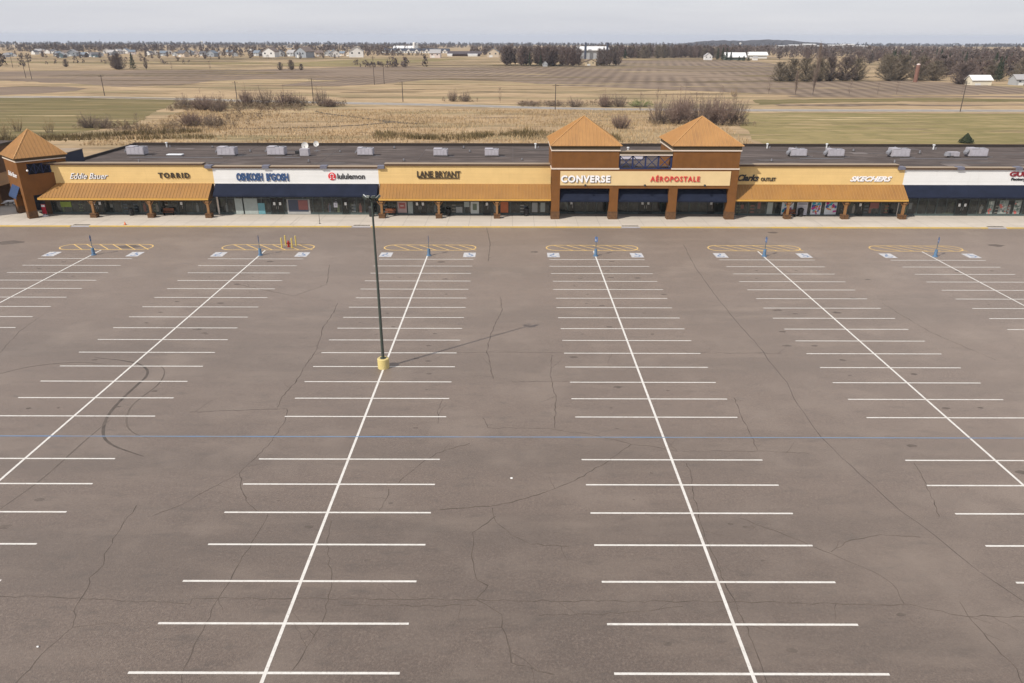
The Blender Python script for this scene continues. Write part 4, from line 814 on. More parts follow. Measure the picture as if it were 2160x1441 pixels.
bluep = mat('blue_bollard_paint', (.11, .20, .32), .7, col2=(.08, .15, .24), vscale=2); signb = mat('sign_plate_blue', (.07, .13, .30), .5); galv = mat('sign_post_steel', (.10, .13, .15), .5)
xs_ = [rows[i+1] for i in range(6)]
for i, (x, rz) in enumerate(zip(xs_, (8, 8, 0, 55, 12, -10))):
    r = thing('accessible_sign', (x+(.25, .1, .18, .02, .1, .45)[i], 84.45, 0), 'blue parking sign on blue bollard, %s' % ordn[i], 'parking sign', 'blue parking signs at the row ends', R(rz))
    MB().cone(0, 0, 0, .12, .30, .28, 14).cone(0, 0, .12, .85, .19, .17, 14).build('bollard', bluep, r)
    MB().bar((0, 0, .8), (0, 0, 2.45), .06).build('post', galv, r)
    pl = MB().box(-.012, .012, -.18, .18, 1.72, 2.32).build('sign_plate', signb, r)
    sy_ = MB()
    for s in (-1, 1):
        for k in range(8):
            a0, a1 = R(-150+k*35), R(-150+(k+1)*35); sy_.bar((s*.016, .10*math.cos(a0), 1.95+.10*math.sin(a0)), (s*.016, .10*math.cos(a1), 1.95+.10*math.sin(a1)), .006, .03)
        sy_.bar((s*.016, 0, 2.0), (s*.016, 0, 2.18), .006, .035)
    sy_.build('wheelchair_figure', wl, pl)
yb = mat('bollard_yellow', (.62, .47, .10), .6, col2=(.50, .40, .14), vscale=3)
bo = None
for x, y, lab in ((-28.3, 87.75, 'front left yellow bollard guarding the hydrant'), (-28.15, 88.85, 'rear left yellow bollard guarding the hydrant'), (-27.0, 87.6, 'front right yellow bollard guarding the hydrant'), (-26.85, 88.75, 'rear right yellow bollard guarding the hydrant')):
    if bo is None:
        bo = thing('bollard', (x, y, 0), lab, 'bollard', 'yellow bollards round the hydrant'); MB().cone(0, 0, 0, 1.25, .085, .085, 12).build('tube', yb, bo); MB().dome((0, 0, 1.25), .085, 12, 4, False, .6).build('cap', yb, bo)
    else: dup(bo, (x, y, 0), label=lab)
hr = mat('hydrant_red', (.32, .025, .015), .5)
r = thing('fire_hydrant', (-27.6, 88.2, 0), 'red fire hydrant between four yellow bollards', 'hydrant')
MB().cone(0, 0, 0, .06, .2, .2, 12).cone(0, 0, .06, .62, .13, .12, 12).cone(0, 0, .6, .65, .17, .17, 12).build('barrel', hr, r); MB().dome((0, 0, .65), .14, 12, 4, False, 1.0).cone(0, 0, .78, .86, .04, .04, 6).build('bonnet', hr, r)
for s in (-1, 1): MB().bar((s*.1, 0, .45), (s*.25, 0, .45), .11).build('outlet', hr, r)
MB().bar((0, -.1, .42), (0, -.25, .42), .14).build('front_outlet', hr, r)
dl = thing('delineator', (-26.6, 99.9, .15), 'thin dark post standing on the sidewalk before the red window poster', 'post'); MB().cone(0, 0, 0, 1.5, .035, .03, 8).build('tube', blackm, dl); MB().cone(0, 0, 0, .04, .15, .15, 10).build('foot', blackm, dl)

# ---------------------------------------------------------------- bare trees, shrubs, conifers
bark = mat('bark_grey', (.17, .138, .12), .95, var=.15, vscale=1.0, spec=.1)
twig = mat('bare_twigs', (.245, .19, .155), .95, col2=(.19, .145, .122), vscale=.12, spec=.05)
twig_r = mat('reddish_twigs', (.25, .18, .15), .95, col2=(.195, .14, .118), vscale=.12, spec=.05)
twig_o = mat('olive_twigs', (.20, .165, .12), .95, col2=(.15, .125, .095), vscale=.12, spec=.05)
needle = mat('conifer_needles', (.03, .042, .025), .95, col2=(.045, .052, .03), vscale=.6, spec=.1)
def strand(V, F, p0, p1, w0, w1, two=True):
    d = p1-p0; L_ = np.linalg.norm(d)+1e-9; d = d/L_; a = rng.normal(size=3); n = np.cross(d, a); n /= np.linalg.norm(n)+1e-9; m = np.cross(d, n)
    for v in ((n, m) if two else (n,)):
        k = len(V); V += [tuple(p0-v*w0/2), tuple(p0+v*w0/2), tuple(p1+v*w1/2), tuple(p1-v*w1/2)]; F.append((k, k+1, k+2, k+3))
def bare_tree(name, cat, H=15, R_=4.5, base=.12, limbs=26, n=1500, tw=twig, thick=.42, seed=1, fine=.09, tl=1.7, up=.7, top=1.0):
    """trunk, limbs that reach points of the crown, and many fine twigs hung on the limbs"""
    global rng
    rng = np.random.default_rng(seed)
    TV, TF, CV, CF = [], [], [], []
    lean = rng.normal(size=2)*.02*H
    def tr(z): return np.array((lean[0]*z/H, lean[1]*z/H, z))
    for k in range(8): strand(TV, TF, tr(H*.85*k/8), tr(H*.85*(k+1)/8), thick*(1-k/8.5), thick*(1-(k+1)/8.5))
    segs = []
    for i in range(limbs):
        u = (i+.5)/limbs; z1 = H*(base+(1-base)*min(1, .12+.9*u))
        f = (z1/H-base)/(1-base); env = R_*math.sin(math.pi*min(.97, .12+.86*f**.8))**.6
        a = i*2.4+rng.normal()*.3; r = env*rng.uniform(.65, 1.05)
        p1 = tr(z1)+np.array((r*math.cos(a), r*math.sin(a), 0)); z0 = max(H*base*.6, z1-r*up*1.6-.06*H); p0 = tr(min(z0, H*.8))
        mid = (p0+p1)/2+rng.normal(size=3)*.06*R_+np.array((0, 0, -.05*H*(1-up)))
        w = thick*.35*(1-.5*u)
        for (q0, q1, w0, w1) in ((p0, mid, w, w*.7), (mid, p1, w*.7, w*.3)): strand(TV if w0 > fine*1.6 else CV, TF if w0 > fine*1.6 else CF, q0, q1, w0, w1); segs.append((q0, q1))
    for i in range(n):
        q0, q1 = segs[rng.integers(len(segs))]; p = q0+(q1-q0)*rng.uniform(.15, 1.08); d = (q1-q0)/(np.linalg.norm(q1-q0)+1e-9)
        d = d*.6+rng.normal(size=3)*.55+np.array((0, 0, up)); d /= np.linalg.norm(d); l = tl*rng.uniform(.5, 1.3)
        q = p+d*l; q[2] = min(q[2], H*top); strand(CV, CF, p, q, fine, fine*.4, False)
        if i % 2 == 0:
            m = p+d*l*.55; d2 = d+rng.normal(size=3)*.5; d2 /= np.linalg.norm(d2); strand(CV, CF, m, m+d2*l*.6, fine*.8, fine*.3, False)
    root = thing(name, (0, 0, 0), cat=cat)
    for V_, F_, nm, m in ((TV, TF, 'trunk', bark), (CV, CF, 'crown', tw)): mb = MB(); mb.v = V_; mb.f = F_; mb.build(nm, m, root)
    return root
def bare_shrub(name, H=6, R_=3.2, stems=60, n=900, tw=twig, seed=1, fine=.06, tall=0):
    global rng
    rng = np.random.default_rng(seed); TV, TF, CV, CF = [], [], [], []
    for i in range(stems):
        a = rng.uniform(0, 6.283); r = R_*math.sqrt(rng.random()); b = np.array((r*.45*math.cos(a), r*.45*math.sin(a), 0.)); h = H*(1-.45*(r/R_)**2)*rng.uniform(.6, 1.0)*(1.25 if rng.random() < .12+tall else .9)
        t_ = b+np.array((r*.7*math.cos(a)+rng.normal()*.3, r*.7*math.sin(a)+rng.normal()*.3, h)); m = (b+t_)/2+np.array((math.cos(a), math.sin(a), 0))*r*.08
        strand(TV, TF, b, m, fine*1.8, fine*1.3); strand(CV, CF, m, t_, fine*1.3, fine*.5)
        for k in range(n//stems):
            u = rng.uniform(.12, 1); p = b+(m-b)*2*u if u < .5 else m+(t_-m)*(2*u-1); d = rng.normal(size=3)*.7+np.array((0, 0, .75)); d /= np.linalg.norm(d); strand(CV, CF, p, p+d*rng.uniform(.5, 1.3)*H/6, fine*.8, fine*.3, False)
    root = thing(name, (0, 0, 0), cat='shrub')
    for V_, F_, nm, mm_ in ((TV, TF, 'stems', bark), (CV, CF, 'crown', tw)): mb = MB(); mb.v = V_; mb.f = F_; mb.build(nm, mm_, root)
    return root
def conifer(name, H=12, Rr=2.6, seed=3, n=1500):
    rg = np.random.default_rng(seed); root = thing(name, (0, 0, 0), cat='conifer')
    MB().cone(0, 0, 0, H*.95, .18, .03, 8).build('trunk', bark, root)
    m = MB()
    for i in range(n):
        t_ = rg.uniform(.04, 1)**.85; z = H*t_; r0 = Rr*(1-t_)*(.75+.25*math.sin(t_*38)); a = rg.uniform(0, 6.283); r1 = r0*rg.uniform(.45, 1.08)+.05
        x, y = r1*math.cos(a), r1*math.sin(a); s = rg.uniform(.25, .55)*(1.1-t_*.5); ta = a+rg.normal()*.5
        m.poly([(x-s*math.sin(ta)*.5, y+s*math.cos(ta)*.5, z+.1), (x+s*math.sin(ta)*.5, y-s*math.cos(ta)*.5, z+.1), (x+s*.9*math.cos(ta), y+s*.9*math.sin(ta), z-.28*s-.1)])
    m.build('crown', needle, root); return root
tree_t = mat('tree_twigs', (.165, .128, .112), .95, col2=(.12, .093, .084), vscale=.12, spec=.05); tree_r = mat('tree_twigs_reddish', (.17, .122, .108), .95, col2=(.125, .09, .08), vscale=.12, spec=.05)
tA = Placer(bare_tree('bare_tree', 'tree', seed=11, fine=.12, tw=tree_t)); tB = Placer(bare_tree('bare_tree', 'tree', seed=12, R_=5.0, tw=tree_r, fine=.12)); tC = Placer(bare_tree('bare_tree', 'tree', seed=13, R_=3.4, up=1.0, fine=.11, tw=tree_t))
tO = Placer(bare_tree('bare_tree', 'tree', seed=14, R_=6.2, base=.0, limbs=46, n=3600, tw=twig_o, fine=.10, up=.6)); tD = Placer(bare_tree('bare_tree', 'tree', seed=24, R_=6.2, base=.0, limbs=46, n=3600, tw=tree_t, fine=.10, up=.6))
tP = Placer(bare_tree('poplar_tree', 'tree', H=20, seed=15, R_=1.3, base=.08, limbs=30, n=900, up=1.5, fine=.07)); cA = Placer(conifer('conifer_tree')); cB = Placer(conifer('conifer_tree', Rr=3.3, seed=5))
thin = Placer(bare_tree('young_tree', 'tree', H=6, seed=16, R_=1.3, base=.2, limbs=12, n=160, thick=.14, fine=.03, tl=.8, up=.9))
sA = Placer(bare_shrub('bare_shrub', seed=21, n=1500, tall=.1, fine=.055)); sB = Placer(bare_shrub('bare_shrub', seed=22, stems=80, n=2200, tw=twig_r, R_=3.4)); sL = Placer(bare_shrub('bare_shrub', H=4, R_=2.2, stems=26, n=350, seed=23, tw=mat('straw_twigs', (.30, .215, .11), .95), fine=.04))
def put(P_, x, y, h, base, w=None, label=None, group=None):
    s = h/base; sx = s if w is None else w
    return P_((x, y, T(y)-.1), random.uniform(0, 6.28), (sx, sx, s), label, group)
GR = 'bare trees of the dense grove behind the striped field'
for i in range(46):
    x = random.uniform(-6, 57); y = 672+random.uniform(0, 34)-(x*.1)
    put(random.choice((tA, tB, tC, tB)), x, y, random.uniform(12.5, 16.5), 15, random.uniform(1.0, 1.3), 'bare purplish brown tree in the dense grove behind the striped field', GR)
for i, x in enumerate((14.5, 24, 28, 36, 41, 47, 51)): put(cA, x, 674+random.uniform(0, 4), random.uniform(9, 12.5), 12, .9, 'dark conifer standing among the bare trees of the dense grove', 'conifers of the dense grove')
GR2 = 'bare trees right of the tan farmhouse'
for i in range(12): put(random.choice((tA, tC)), random.uniform(75, 94), 686+random.uniform(-4, 14), random.uniform(11, 15), 15, .75, 'bare grey tree in the loose group right of the tan farmhouse', GR2)
GR3 = 'bare trees of the belt along the far edge of the striped field'
for i in range(62):
    x = 104+172*(i+random.random())/62; put(random.choice((tA, tB, tC, tB, tO)), x, 925+random.uniform(0, 45), random.uniform(10.5, 15), 15, random.uniform(.85, 1.15), 'bare brown tree in the belt along the far edge of the striped field', GR3)
put(cB, 129, 905, 10.5, 12, 1.3, 'broad dark conifer at the foot of the far tree belt, near its left end')
for i, (x, h) in enumerate(((223, 12.5), (227.5, 14), (231, 13), (235, 10))): put(cA, x, 858-i*3, h, 12, 1.1, 'dark conifer in the row between the white farmhouse and the white roofed barn', 'conifers of the white farm')
for i, (x, h) in enumerate(((240, 5), (245, 5.5), (250, 4.5))): put(cB, x, 835, h, 12, 1.1, 'low dense evergreen bush in front of the white roofed barn', 'evergreen bushes of the white farm')
for i, (x, y, h, w, lab) in enumerate(((155, 452, 10.5, .85, 'olive brown bare tree, left end of the right hand thicket'), (162, 454, 12.3, .95, 'olive brown bare tree, second in the right hand thicket'), (170, 452, 12.6, .95, 'olive brown bare tree left of the tall poplar gap'), (178, 455, 12.6, .95, 'wide bare tree in the middle of the right hand thicket'), (186, 457, 13, 1.0, 'dark bare tree right of the thicket centre'), (195, 459, 13.2, 1.05, 'bare tree with spreading crown, right part of the thicket'), (204, 462, 12.2, .95, 'last bare tree at the right end of the thicket'),
                                        (222, 460, 13.0, 1.05, 'olive bare tree left of the old brick silo'), (231, 466, 14.0, 1.1, 'olive bare tree behind the old brick silo'), (241, 462, 13.2, 1.05, 'olive bare tree right of the old brick silo'), (250, 462, 11, .9, 'lower bare tree at the right end of the silo grove'), (245, 427, 10.6, .85, 'dark bare tree left of the cream shed'), (250.5, 430, 11.2, .85, 'dark bare tree next to the cream shed'))):
    put(tO if i not in (4, 5, 11, 12) else tD, x, y, h, 15, w*1.22, lab)
put(tP, 134.4, 346.7, 21.3, 20, .9, 'tallest thin bare poplar in front of the right hand thicket'); put(tP, 127.5, 349, 10, 20, .6, 'short bare poplar left of the tallest one'); put(thin, 116, 351, 8, 6, 1.2, 'thin bare tree far left of the tallest poplar')
put(cB, 282.5, 455, 14, 12, 1.0, 'tall dark conifer behind the cream shed'); put(cB, 289, 463, 12, 12, .9, 'dark conifer right of the tall one behind the shed')
for i in range(26): put(random.choice((tA, tB, tO)), random.uniform(255, 345), random.uniform(462, 560), random.uniform(8, 13), 15, random.uniform(.9, 1.2), 'bare brown tree on the wooded slope at the right edge', 'bare trees of the wooded slope')
for i in range(30): put(random.choice((cA, cB)), random.uniform(330, 500), random.uniform(600, 830), random.uniform(9, 13.5), 12, random.uniform(1.0, 1.4), 'dark conifer scattered on the wooded slope at the upper right', 'conifers of the wooded slope')
for i in range(55): put(random.choice((tA, tB, tC, tA)), random.uniform(300, 600), random.uniform(700, 980), random.uniform(8, 12), 15, random.uniform(1.0, 1.4), 'bare tree of the wood at the upper right', 'bare trees of the upper right wood')
for i, (x, y, h, w) in enumerate(((-298, 592, 11.5, 1.0), (-289, 596, 12, 1.2), (-303, 600, 9.5, .9))): put(tD if i != 1 else cB, x, y, h, 15 if i != 1 else 12, w, ('dark bare tree of the small clump before the houses', 'dark conifer of the small clump before the houses', 'smaller bare tree of the clump before the houses')[i])
for (x, y, h, lab) in ((-176, 592, 5.5, 'low dark bare tree left in the group at the far edge of the brown field'), (-168, 595, 7, 'tallest bare tree of the group at the far edge of the brown field'), (-160, 592, 4.5, 'lowest bare tree of the group at the far edge of the brown field'), (-365, 640, 6, 'bare tree left of the tall pole pair'), (-420, 640, 8, 'dark bare tree at the far left edge')): put(tD, x, y, h, 15, h/13, lab)
put(tC, -274, 585, 9, 15, .5, 'slender bare tree standing right of the small clump before the houses'); put(thin, -229, 592, 7, 6, 1.0, 'thin leafless tree at the far edge of the brown field'); put(thin, -257, 590, 6, 6, 1.0, 'small leafless tree left of the thin one at the field edge')
for i in range(34):
    x = -620+420*(i+random.random())/34; put(random.choice((tA, tB, tC)), x, 900+random.uniform(-60, 110), random.uniform(4.5, 7.5), 15, random.uniform(.35, .55), 'small bare yard tree among the distant houses', 'bare yard trees among the distant houses')
SH = 'bare shrubs in the marsh grass behind the mall'
for (P_, x, y, h, w, lab) in ((sA, -118, 276, 5.0, 1.0, 'bare shrub, leftmost of the thicket by the road'), (sB, -108, 268, 6, 1.05, 'bare shrub, second in the thicket by the road'), (sA, -101, 262, 6.5, 1.0, 'tall bare shrub at the near side of the roadside thicket'), (sB, -98, 284, 6.8, 1.0, 'dense bare shrub in the middle of the roadside thicket'), (sA, -91, 284, 7, 1.0, 'tallest bare shrub of the roadside thicket'), (sB, -84, 284, 6.2, 1.05, 'wide bare shrub near the right end of the roadside thicket'), (sA, -79, 285, 5.2, .9, 'low bare shrub closing the roadside thicket on the right'),
                              (sA, -70.5, 284, 7.3, .75, 'isolated tall bare shrub by the pole right of the roadside thicket'), (sB, -67, 282, 3.5, .9, 'low dark shrub at the start of the ditch'), (sB, -92.5, 219, 4.6, .95, 'rounded bare shrub above the navy and white shopfront'), (sA, -87, 220, 3.8, .9, 'bare shrub right beside the rounded one'), (sA, -119, 214, 4.3, .8, 'grey bare shrub at the edge of the left green field'), (sA, -114.5, 213, 3.8, .75, 'grey bare shrub, right neighbour at the green field edge'), (sL, -108, 211, 3, .9, 'small pale shrub on the green field edge'),
                              (sL, -99, 203, 4.6, 1.2, 'straw coloured shrub behind the leftmost roof units'), (sL, -94, 205, 3.8, 1.2, 'straw coloured shrub right of its taller neighbour'), (sB, 30.5, 215, 4.7, .8, 'single reddish shrub between the two arcade tower roofs'), (sB, 34, 283, 5.5, .85, 'round dark shrub beside the road above the left tower'), (sA, 39.5, 284, 5, .85, 'round dark shrub touching the road, right one of the pair'), (sA, 23, 283, 3.8, .9, 'low shrub left of the round roadside pair'), (sA, 15, 288, 2.4, 1.3, 'lowest shrub by the roadside pole'), (sB, 6, 290, 2.0, 1.3, 'low brown shrub left of the roadside pole'),
                              (sA, 44, 228, 8.2, 1.2, 'tall bare thicket shrub behind the right tower, left end'), (sB, 49.5, 226, 9, 1.25, 'tall bare thicket shrub behind the right tower, second from left'), (sA, 55, 224, 9.2, 1.3, 'tall bare thicket shrub directly behind the right tower tip'), (sB, 60.5, 225, 9, 1.3, 'tall bare thicket shrub right of the tower tip'), (sA, 66, 227, 8.8, 1.25, 'tall bare thicket shrub at the right end'), (sB, 52, 234, 9, 1.2, 'bare shrub at the back of the tall thicket'), (sA, 61, 235, 8.6, 1.2, 'bare shrub at the back right of the tall thicket'),
                              (sA, -24, 307, 5, .6, 'thin upright shrub beyond the road, left of the young tree'), (sA, -19, 306, 4.4, .6, 'thin upright shrub beyond the road, next to the young tree'), (sL, -128, 191, 5, 1.0, 'pale shrub behind the corner tower at the left edge'), (sL, -134, 205, 4.5, 1.0, 'pale shrub left of the corner tower roof'), (sL, -124, 203, 4.2, .9, 'pale shrub just right of the corner tower tip'), (sL, 96, 335, 4, 1, 'small pale shrub at the right field edge')):
    P_((x, y, -.05), random.uniform(0, 6), (w, w, h/(4 if P_ is sL else 6)), lab, SH)
for (x, y, h, lab) in ((-4.9, 300, 6.2, 'young leafless tree standing alone beyond the road'), (47.6, 253, 9, 'thin leafless tree at the left side of the tall thicket'), (43.5, 262, 7, 'smaller leafless tree left of the tall thicket'), (-102, 207, 5, 'thin leafless tree in the marsh left of the rounded shrub'), (150, 345, 7, 'thin leafless tree in the right field strip'), (163, 346, 5.5, 'lesser leafless tree in the right field strip'), (173, 349, 6, 'leafless tree with split stem in the right field strip'), (203, 350, 5.5, 'lone leafless tree at the right field edge')): put(thin, x, y, h, 6, h/7, lab)
gs = bare_shrub('green_shrub', H=3.4, R_=3.0, stems=40, n=1500, seed=31, tw=mat('spring_green_leaves', (.20, .23, .09), .95), fine=.07)
gs.location = (47, 284, 0); gs.scale = (1.5, 1, .95); gs['label'] = 'green leafing shrub by the road right of the round pair'
# small evergreen just behind the mall
ev = conifer('evergreen_shrub', H=2.3, Rr=2.1, seed=9, n=1300); ev.location = (111.3, 185.5, 0); ev['label'] = 'dark evergreen whose top shows over the mall roof at the right'; ev['category'] = 'conifer'
mb = MB(); rg = np.random.default_rng(4)
for i in range(320):
    z = rg.uniform(.5, 2.3); r0 = .62*math.sin(min(3.0, (z-.35)*1.5)+.1)+.1; a = rg.uniform(0, 6.28); x, y = r0*math.cos(a), r0*math.sin(a); s = .16
    mb.poly([(x-s, y, z), (x+s, y, z), (x, y+s*.5, z+s*1.4)])
mb.build('foliage', needle, pot)

# marsh grass: upright blades, too many to count
def blades(name, n, fx, hh, w, m, seed):
    rg = np.random.default_rng(seed); pts = fx(rg, n); n = len(pts)
    h = hh*(.5+rg.random(n)); a = rg.uniform(0, 3.1416, n); lean = rg.normal(size=(n, 2))*.25
    v = np.zeros((n, 3, 3)); dx = np.cos(a)*w; dy = np.sin(a)*w
    v[:, 0, 0] = pts[:, 0]-dx; v[:, 0, 1] = pts[:, 1]-dy; v[:, 1, 0] = pts[:, 0]+dx; v[:, 1, 1] = pts[:, 1]+dy
    v[:, 2, 0] = pts[:, 0]+lean[:, 0]*h; v[:, 2, 1] = pts[:, 1]+lean[:, 1]*h; v[:, 2, 2] = h
    me = bpy.data.meshes.new(name); me.vertices.add(3*n); me.vertices.foreach_set('co', v.reshape(-1)); me.loops.add(3*n); me.loops.foreach_set('vertex_index', np.arange(3*n)); me.polygons.add(n); me.polygons.foreach_set('loop_start', np.arange(n)*3)
    me.update(); me.materials.append(m); o = bpy.data.objects.new(name, me); COL.objects.link(o); return o
def marsh(rg, n):
    p = np.stack([rg.uniform(-150, 80, n), 178+rg.random(n)**1.1*92], 1)
    c = np.sin(p[:, 0]*.11+1.3*np.sin(p[:, 1]*.05))+np.sin(p[:, 1]*.17+p[:, 0]*.03)+.8*np.sin(p[:, 0]*.31-p[:, 1]*.23)
    k = (c > rg.uniform(-2.6, 2.2, n)) & ~((p[:, 0] > 55+.1*(p[:, 1]-150)) & (p[:, 1] < 260)) & ~((p[:, 0] < -104-(p[:, 1]-190)*.12) & (p[:, 1] > 176)); return p[k]
tag(blades('marsh_grass', 90000, marsh, .5, .10, mat('straw_blades', (.48, .35, .205), .95, col2=(.36, .26, .15), vscale=.06, spec=.1), 1), kind='stuff')
def cattail(rg, n):
    x = rg.uniform(-36, 27, n); c = 196+5*np.sin(x*.13+1); p = np.stack([x, c+rg.normal(size=n)*(2.5+2.0*np.sin(x*.35))], 1)
    m = n//3; x2 = rg.uniform(-128, -84, m); q = np.stack([x2, 186+.42*(x2+128)+rg.normal(size=m)*(1.2+.8*np.sin(x2*.4))], 1)
    x3 = rg.uniform(-120, -76, m//2); q3 = np.stack([x3, 187+.12*(x3+120)+rg.normal(size=m//2)*1.2], 1)
    d = (np.sin(p[:, 0]*.5)+np.sin(p[:, 0]*1.3+p[:, 1]) > rg.uniform(-1.8, 1.2, n)); return np.concatenate([p[d], q, q3])
tag(blades('cattail_reeds', 5200, cattail, 1.1, .10, mat('dark_reeds', (.20, .15, .075), .95, col2=(.13, .10, .05), vscale=.3, spec=.1), 2), kind='stuff')

# far-off woods that read as one mass
def woods(name, rects, hgt, m, seed, k=46, fs=.16):
    """wood seen from afar: every crown a cloud of small upright faces"""
    rg = np.random.default_rng(seed); vs = []
    for (x0, x1, y0, y1, n) in rects:
        x = rg.uniform(x0, x1, n); y = rg.uniform(y0, y1, n); z = np.array([T(q) for q in y]); h = hgt*rg.uniform(.6, 1.15, n)*np.where(rg.random(n) < .04, 1.25, 1); r0 = h*rg.uniform(.3, .5, n)
        t_ = rg.random((n, k))**.75; a = rg.uniform(0, 6.283, (n, k)); rr = r0[:, None]*np.sin(np.pi*np.clip(.18+.78*t_, 0, .97))**.6*np.sqrt(rg.random((n, k)))
        c = np.stack([x[:, None]+rr*np.cos(a), y[:, None]+rr*np.sin(a), z[:, None]-.3+h[:, None]*t_], -1).reshape(-1, 1, 3); s = (h[:, None]*np.ones((1, k))).reshape(-1, 1, 1)*fs
        q = rg.normal(size=(c.shape[0], 3, 3))*np.array((.55, .55, .8)); vs.append(c+q*s)
    v = np.concatenate(vs); n = len(v); me = bpy.data.meshes.new(name); me.vertices.add(3*n); me.vertices.foreach_set('co', v.reshape(-1)); me.loops.add(3*n); me.loops.foreach_set('vertex_index', np.arange(3*n)); me.polygons.add(n); me.polygons.foreach_set('loop_start', np.arange(n)*3)
    me.update(); me.materials.append(m); o = bpy.data.objects.new(name, me); COL.objects.link(o); return tag(o, kind='stuff')
wm1 = mat('far_wood_brown', (.125, .094, .082), .95, col2=(.085, .066, .06), vscale=.03, spec=.05, layers=((.15, (1, 1, 1), (.17, .13, .10), .5, .75, .6),))
wm2 = mat('far_wood_haze', (.062, .056, .06), .95, col2=(.045, .043, .048), vscale=.01, spec=.05)  # bluish haze of distance is tinted into the wood colour
woods('distant_woodland', [(-900, -600, 1250, 1500, 160), (-800, -200, 1230, 1330, 120), (-1500, -560, 2000, 2300, 420), (-560, 60, 2300, 2650, 300), (-420, -150, 1450, 1600, 110), (-60, 110, 1050, 1300, 170), (100, 300, 985, 1150, 420), (60, 700, 1150, 1600, 420), (300, 1000, 1500, 2100, 460),
                           (330, 700, 930, 1150, 260), (380, 560, 700, 880, 120), (285, 400, 480, 620, 85), (-100, -60, 640, 660, 6), (-640, -330, 640, 760, 10), (-420, -150, 1000, 1090, 60)], 9.0, wm1, 3)
woods('brushland', [(-130, -90, 640, 700, 24), (-560, -200, 880, 1120, 110), (-190, -60, 1010, 1080, 40), (-420, -300, 700, 800, 18), (-150, -100, 690, 705, 8)], 4.0, wm1, 8)
woods('thicket_undergrowth', [(-121, -76, 268, 292, 260), (-98, -82, 212, 226, 50), (-122, -104, 206, 216, 40), (-72, -62, 280, 290, 36), (2, 42, 281, 293, 90), (40, 70, 220, 240, 150), (-28, -12, 303, 310, 20), (-104, -88, 198, 208, 26), (-120, -72, 262, 296, 160), (-100, -76, 214, 262, 50)], 2.0, mat('pale_brush', (.25, .19, .125), .95, col2=(.19, .145, .105), vscale=.3, spec=.05), 9, 60, .10)
woods('horizon_woodland', [(-2900, 2900, 2900, 3200, 1500), (-4200, 4200, 3900, 4300, 1400), (-6500, 6500, 5500, 6200, 1500)], 11.5, wm2, 4, 26, .22)
# hill on the horizon
hl = MB(); nx_, ny_ = 40, 10
for j in range(ny_+1):
    for i in range(nx_+1):
        u = i/nx_*2-1; v = j/ny_*2-1; x = 1010+360*u; y = 3300+260*v
        z = T(y)-2+27*max(0, (1-abs(u)**2.4))**.8*(1-v*v)*(.9+.1*math.sin(u*9+v*3))+ (3*random.random() if 0 < j < ny_ else 0); hl.v.append((x, y, z))
for j in range(ny_):
    for i in range(nx_): a = j*(nx_+1)+i; hl.f.append((a, a+1, a+nx_+2, a+nx_+1))
tag(hl.build('hill', wm2), kind='structure')

# ---------------------------------------------------------------- houses, farms, towers, poles
WC = {'w': (.66, .65, .63), 'g': (.34, .35, .36), 'b': (.27, .29, .32), 'd': (.10, .15, .17), 'k': (.09, .08, .08), 'p': (.58, .50, .46), 't': (.50, .42, .33)}
WN = {'w': 'white', 'g': 'grey', 'b': 'blue grey', 'd': 'dark teal', 'k': 'charcoal', 'p': 'pale pink', 't': 'tan'}
winm = mat('house_window', (.04, .05, .06), .15); garm = mat('garage_door_white', (.62, .62, .60), .6)
def house(x, y, z, w, col, roofc, label, group=None, d=None, h=None, rise=None, name='house', gable_front=True, cat='house', garage=True, rz=0, wins=True):
    d = d or w*.9; h = h or w*.42; rise = rise or w*.30
    r = thing(name, (x, y, z), label, cat, group, rz)
    m = MB().box(-w/2, w/2, 0, d, -.3, h)
    if gable_front: m.solid([(-w/2, 0, h), (w/2, 0, h), (0, 0, h+rise)], (0, d, 0))
    else: m.solid([(-w/2, 0, h), (-w/2, d, h), (-w/2, d/2, h+rise)], (w, 0, 0))
    m.build('wall', col, r)
    e = w*.05; rm = MB()
    if gable_front:
        for s in (-1, 1): rm.solid([(s*(w/2+e), -e, h-rise*.1), (s*(w/2+e), d+e, h-rise*.1), (0, d+e, h+rise+.02), (0, -e, h+rise+.02)], (0, 0, w*.03))
    else:
        for (ya, yb) in ((-e, d/2), (d+e, d/2)): rm.solid([(-w/2-e, ya, h-rise*.1), (w/2+e, ya, h-rise*.1), (w/2+e, yb, h+rise+.02), (-w/2-e, yb, h+rise+.02)], (0, 0, w*.03))
    rm.build('roof', roofc, r)
    if wins:
        for q in (-.28, .22): MB().box(w*q-w*.06, w*q+w*.06, -.06, 0, h*.55, h*.82).build('window', winm, r)
    if garage: MB().box(-w*.34, -w*.04, -.05, 0, 0, h*.42).build('garage_door', garm, r)
    return r
roofs = [mat('shingle_dark', (.09, .09, .10), .9), mat('shingle_brown', (.16, .12, .10), .9), mat('shingle_blue', (.16, .19, .23), .9), mat('shingle_light', (.33, .32, .32), .9)]
lm = ['at the far left edge', 'beside the left utility poles', 'left of the bare tree clump', 'just behind the bare tree clump', 'right of the bare tree clump', 'above the long brown field', 'above the roadside shrub thicket', 'left of the long white townhouses']
n_ = {}
order = {}
for i, (x, y, z, w, c) in enumerate(HOUSES):
    key = c; order.setdefault(key, []).append(i)
seq = ['first', 'second', 'third', 'fourth', 'fifth', 'sixth', 'seventh', 'eighth', 'ninth', 'tenth', 'eleventh', 'twelfth', 'thirteenth', 'fourteenth', 'fifteenth', 'sixteenth', 'seventeenth', 'eighteenth', 'nineteenth', 'twentieth', 'twenty-first', 'twenty-second', 'twenty-third']
rank = {}
for c, l in order.items():
    for k, i in enumerate(sorted(l, key=lambda q: HOUSES[q][0]/HOUSES[q][1])): rank[i] = k
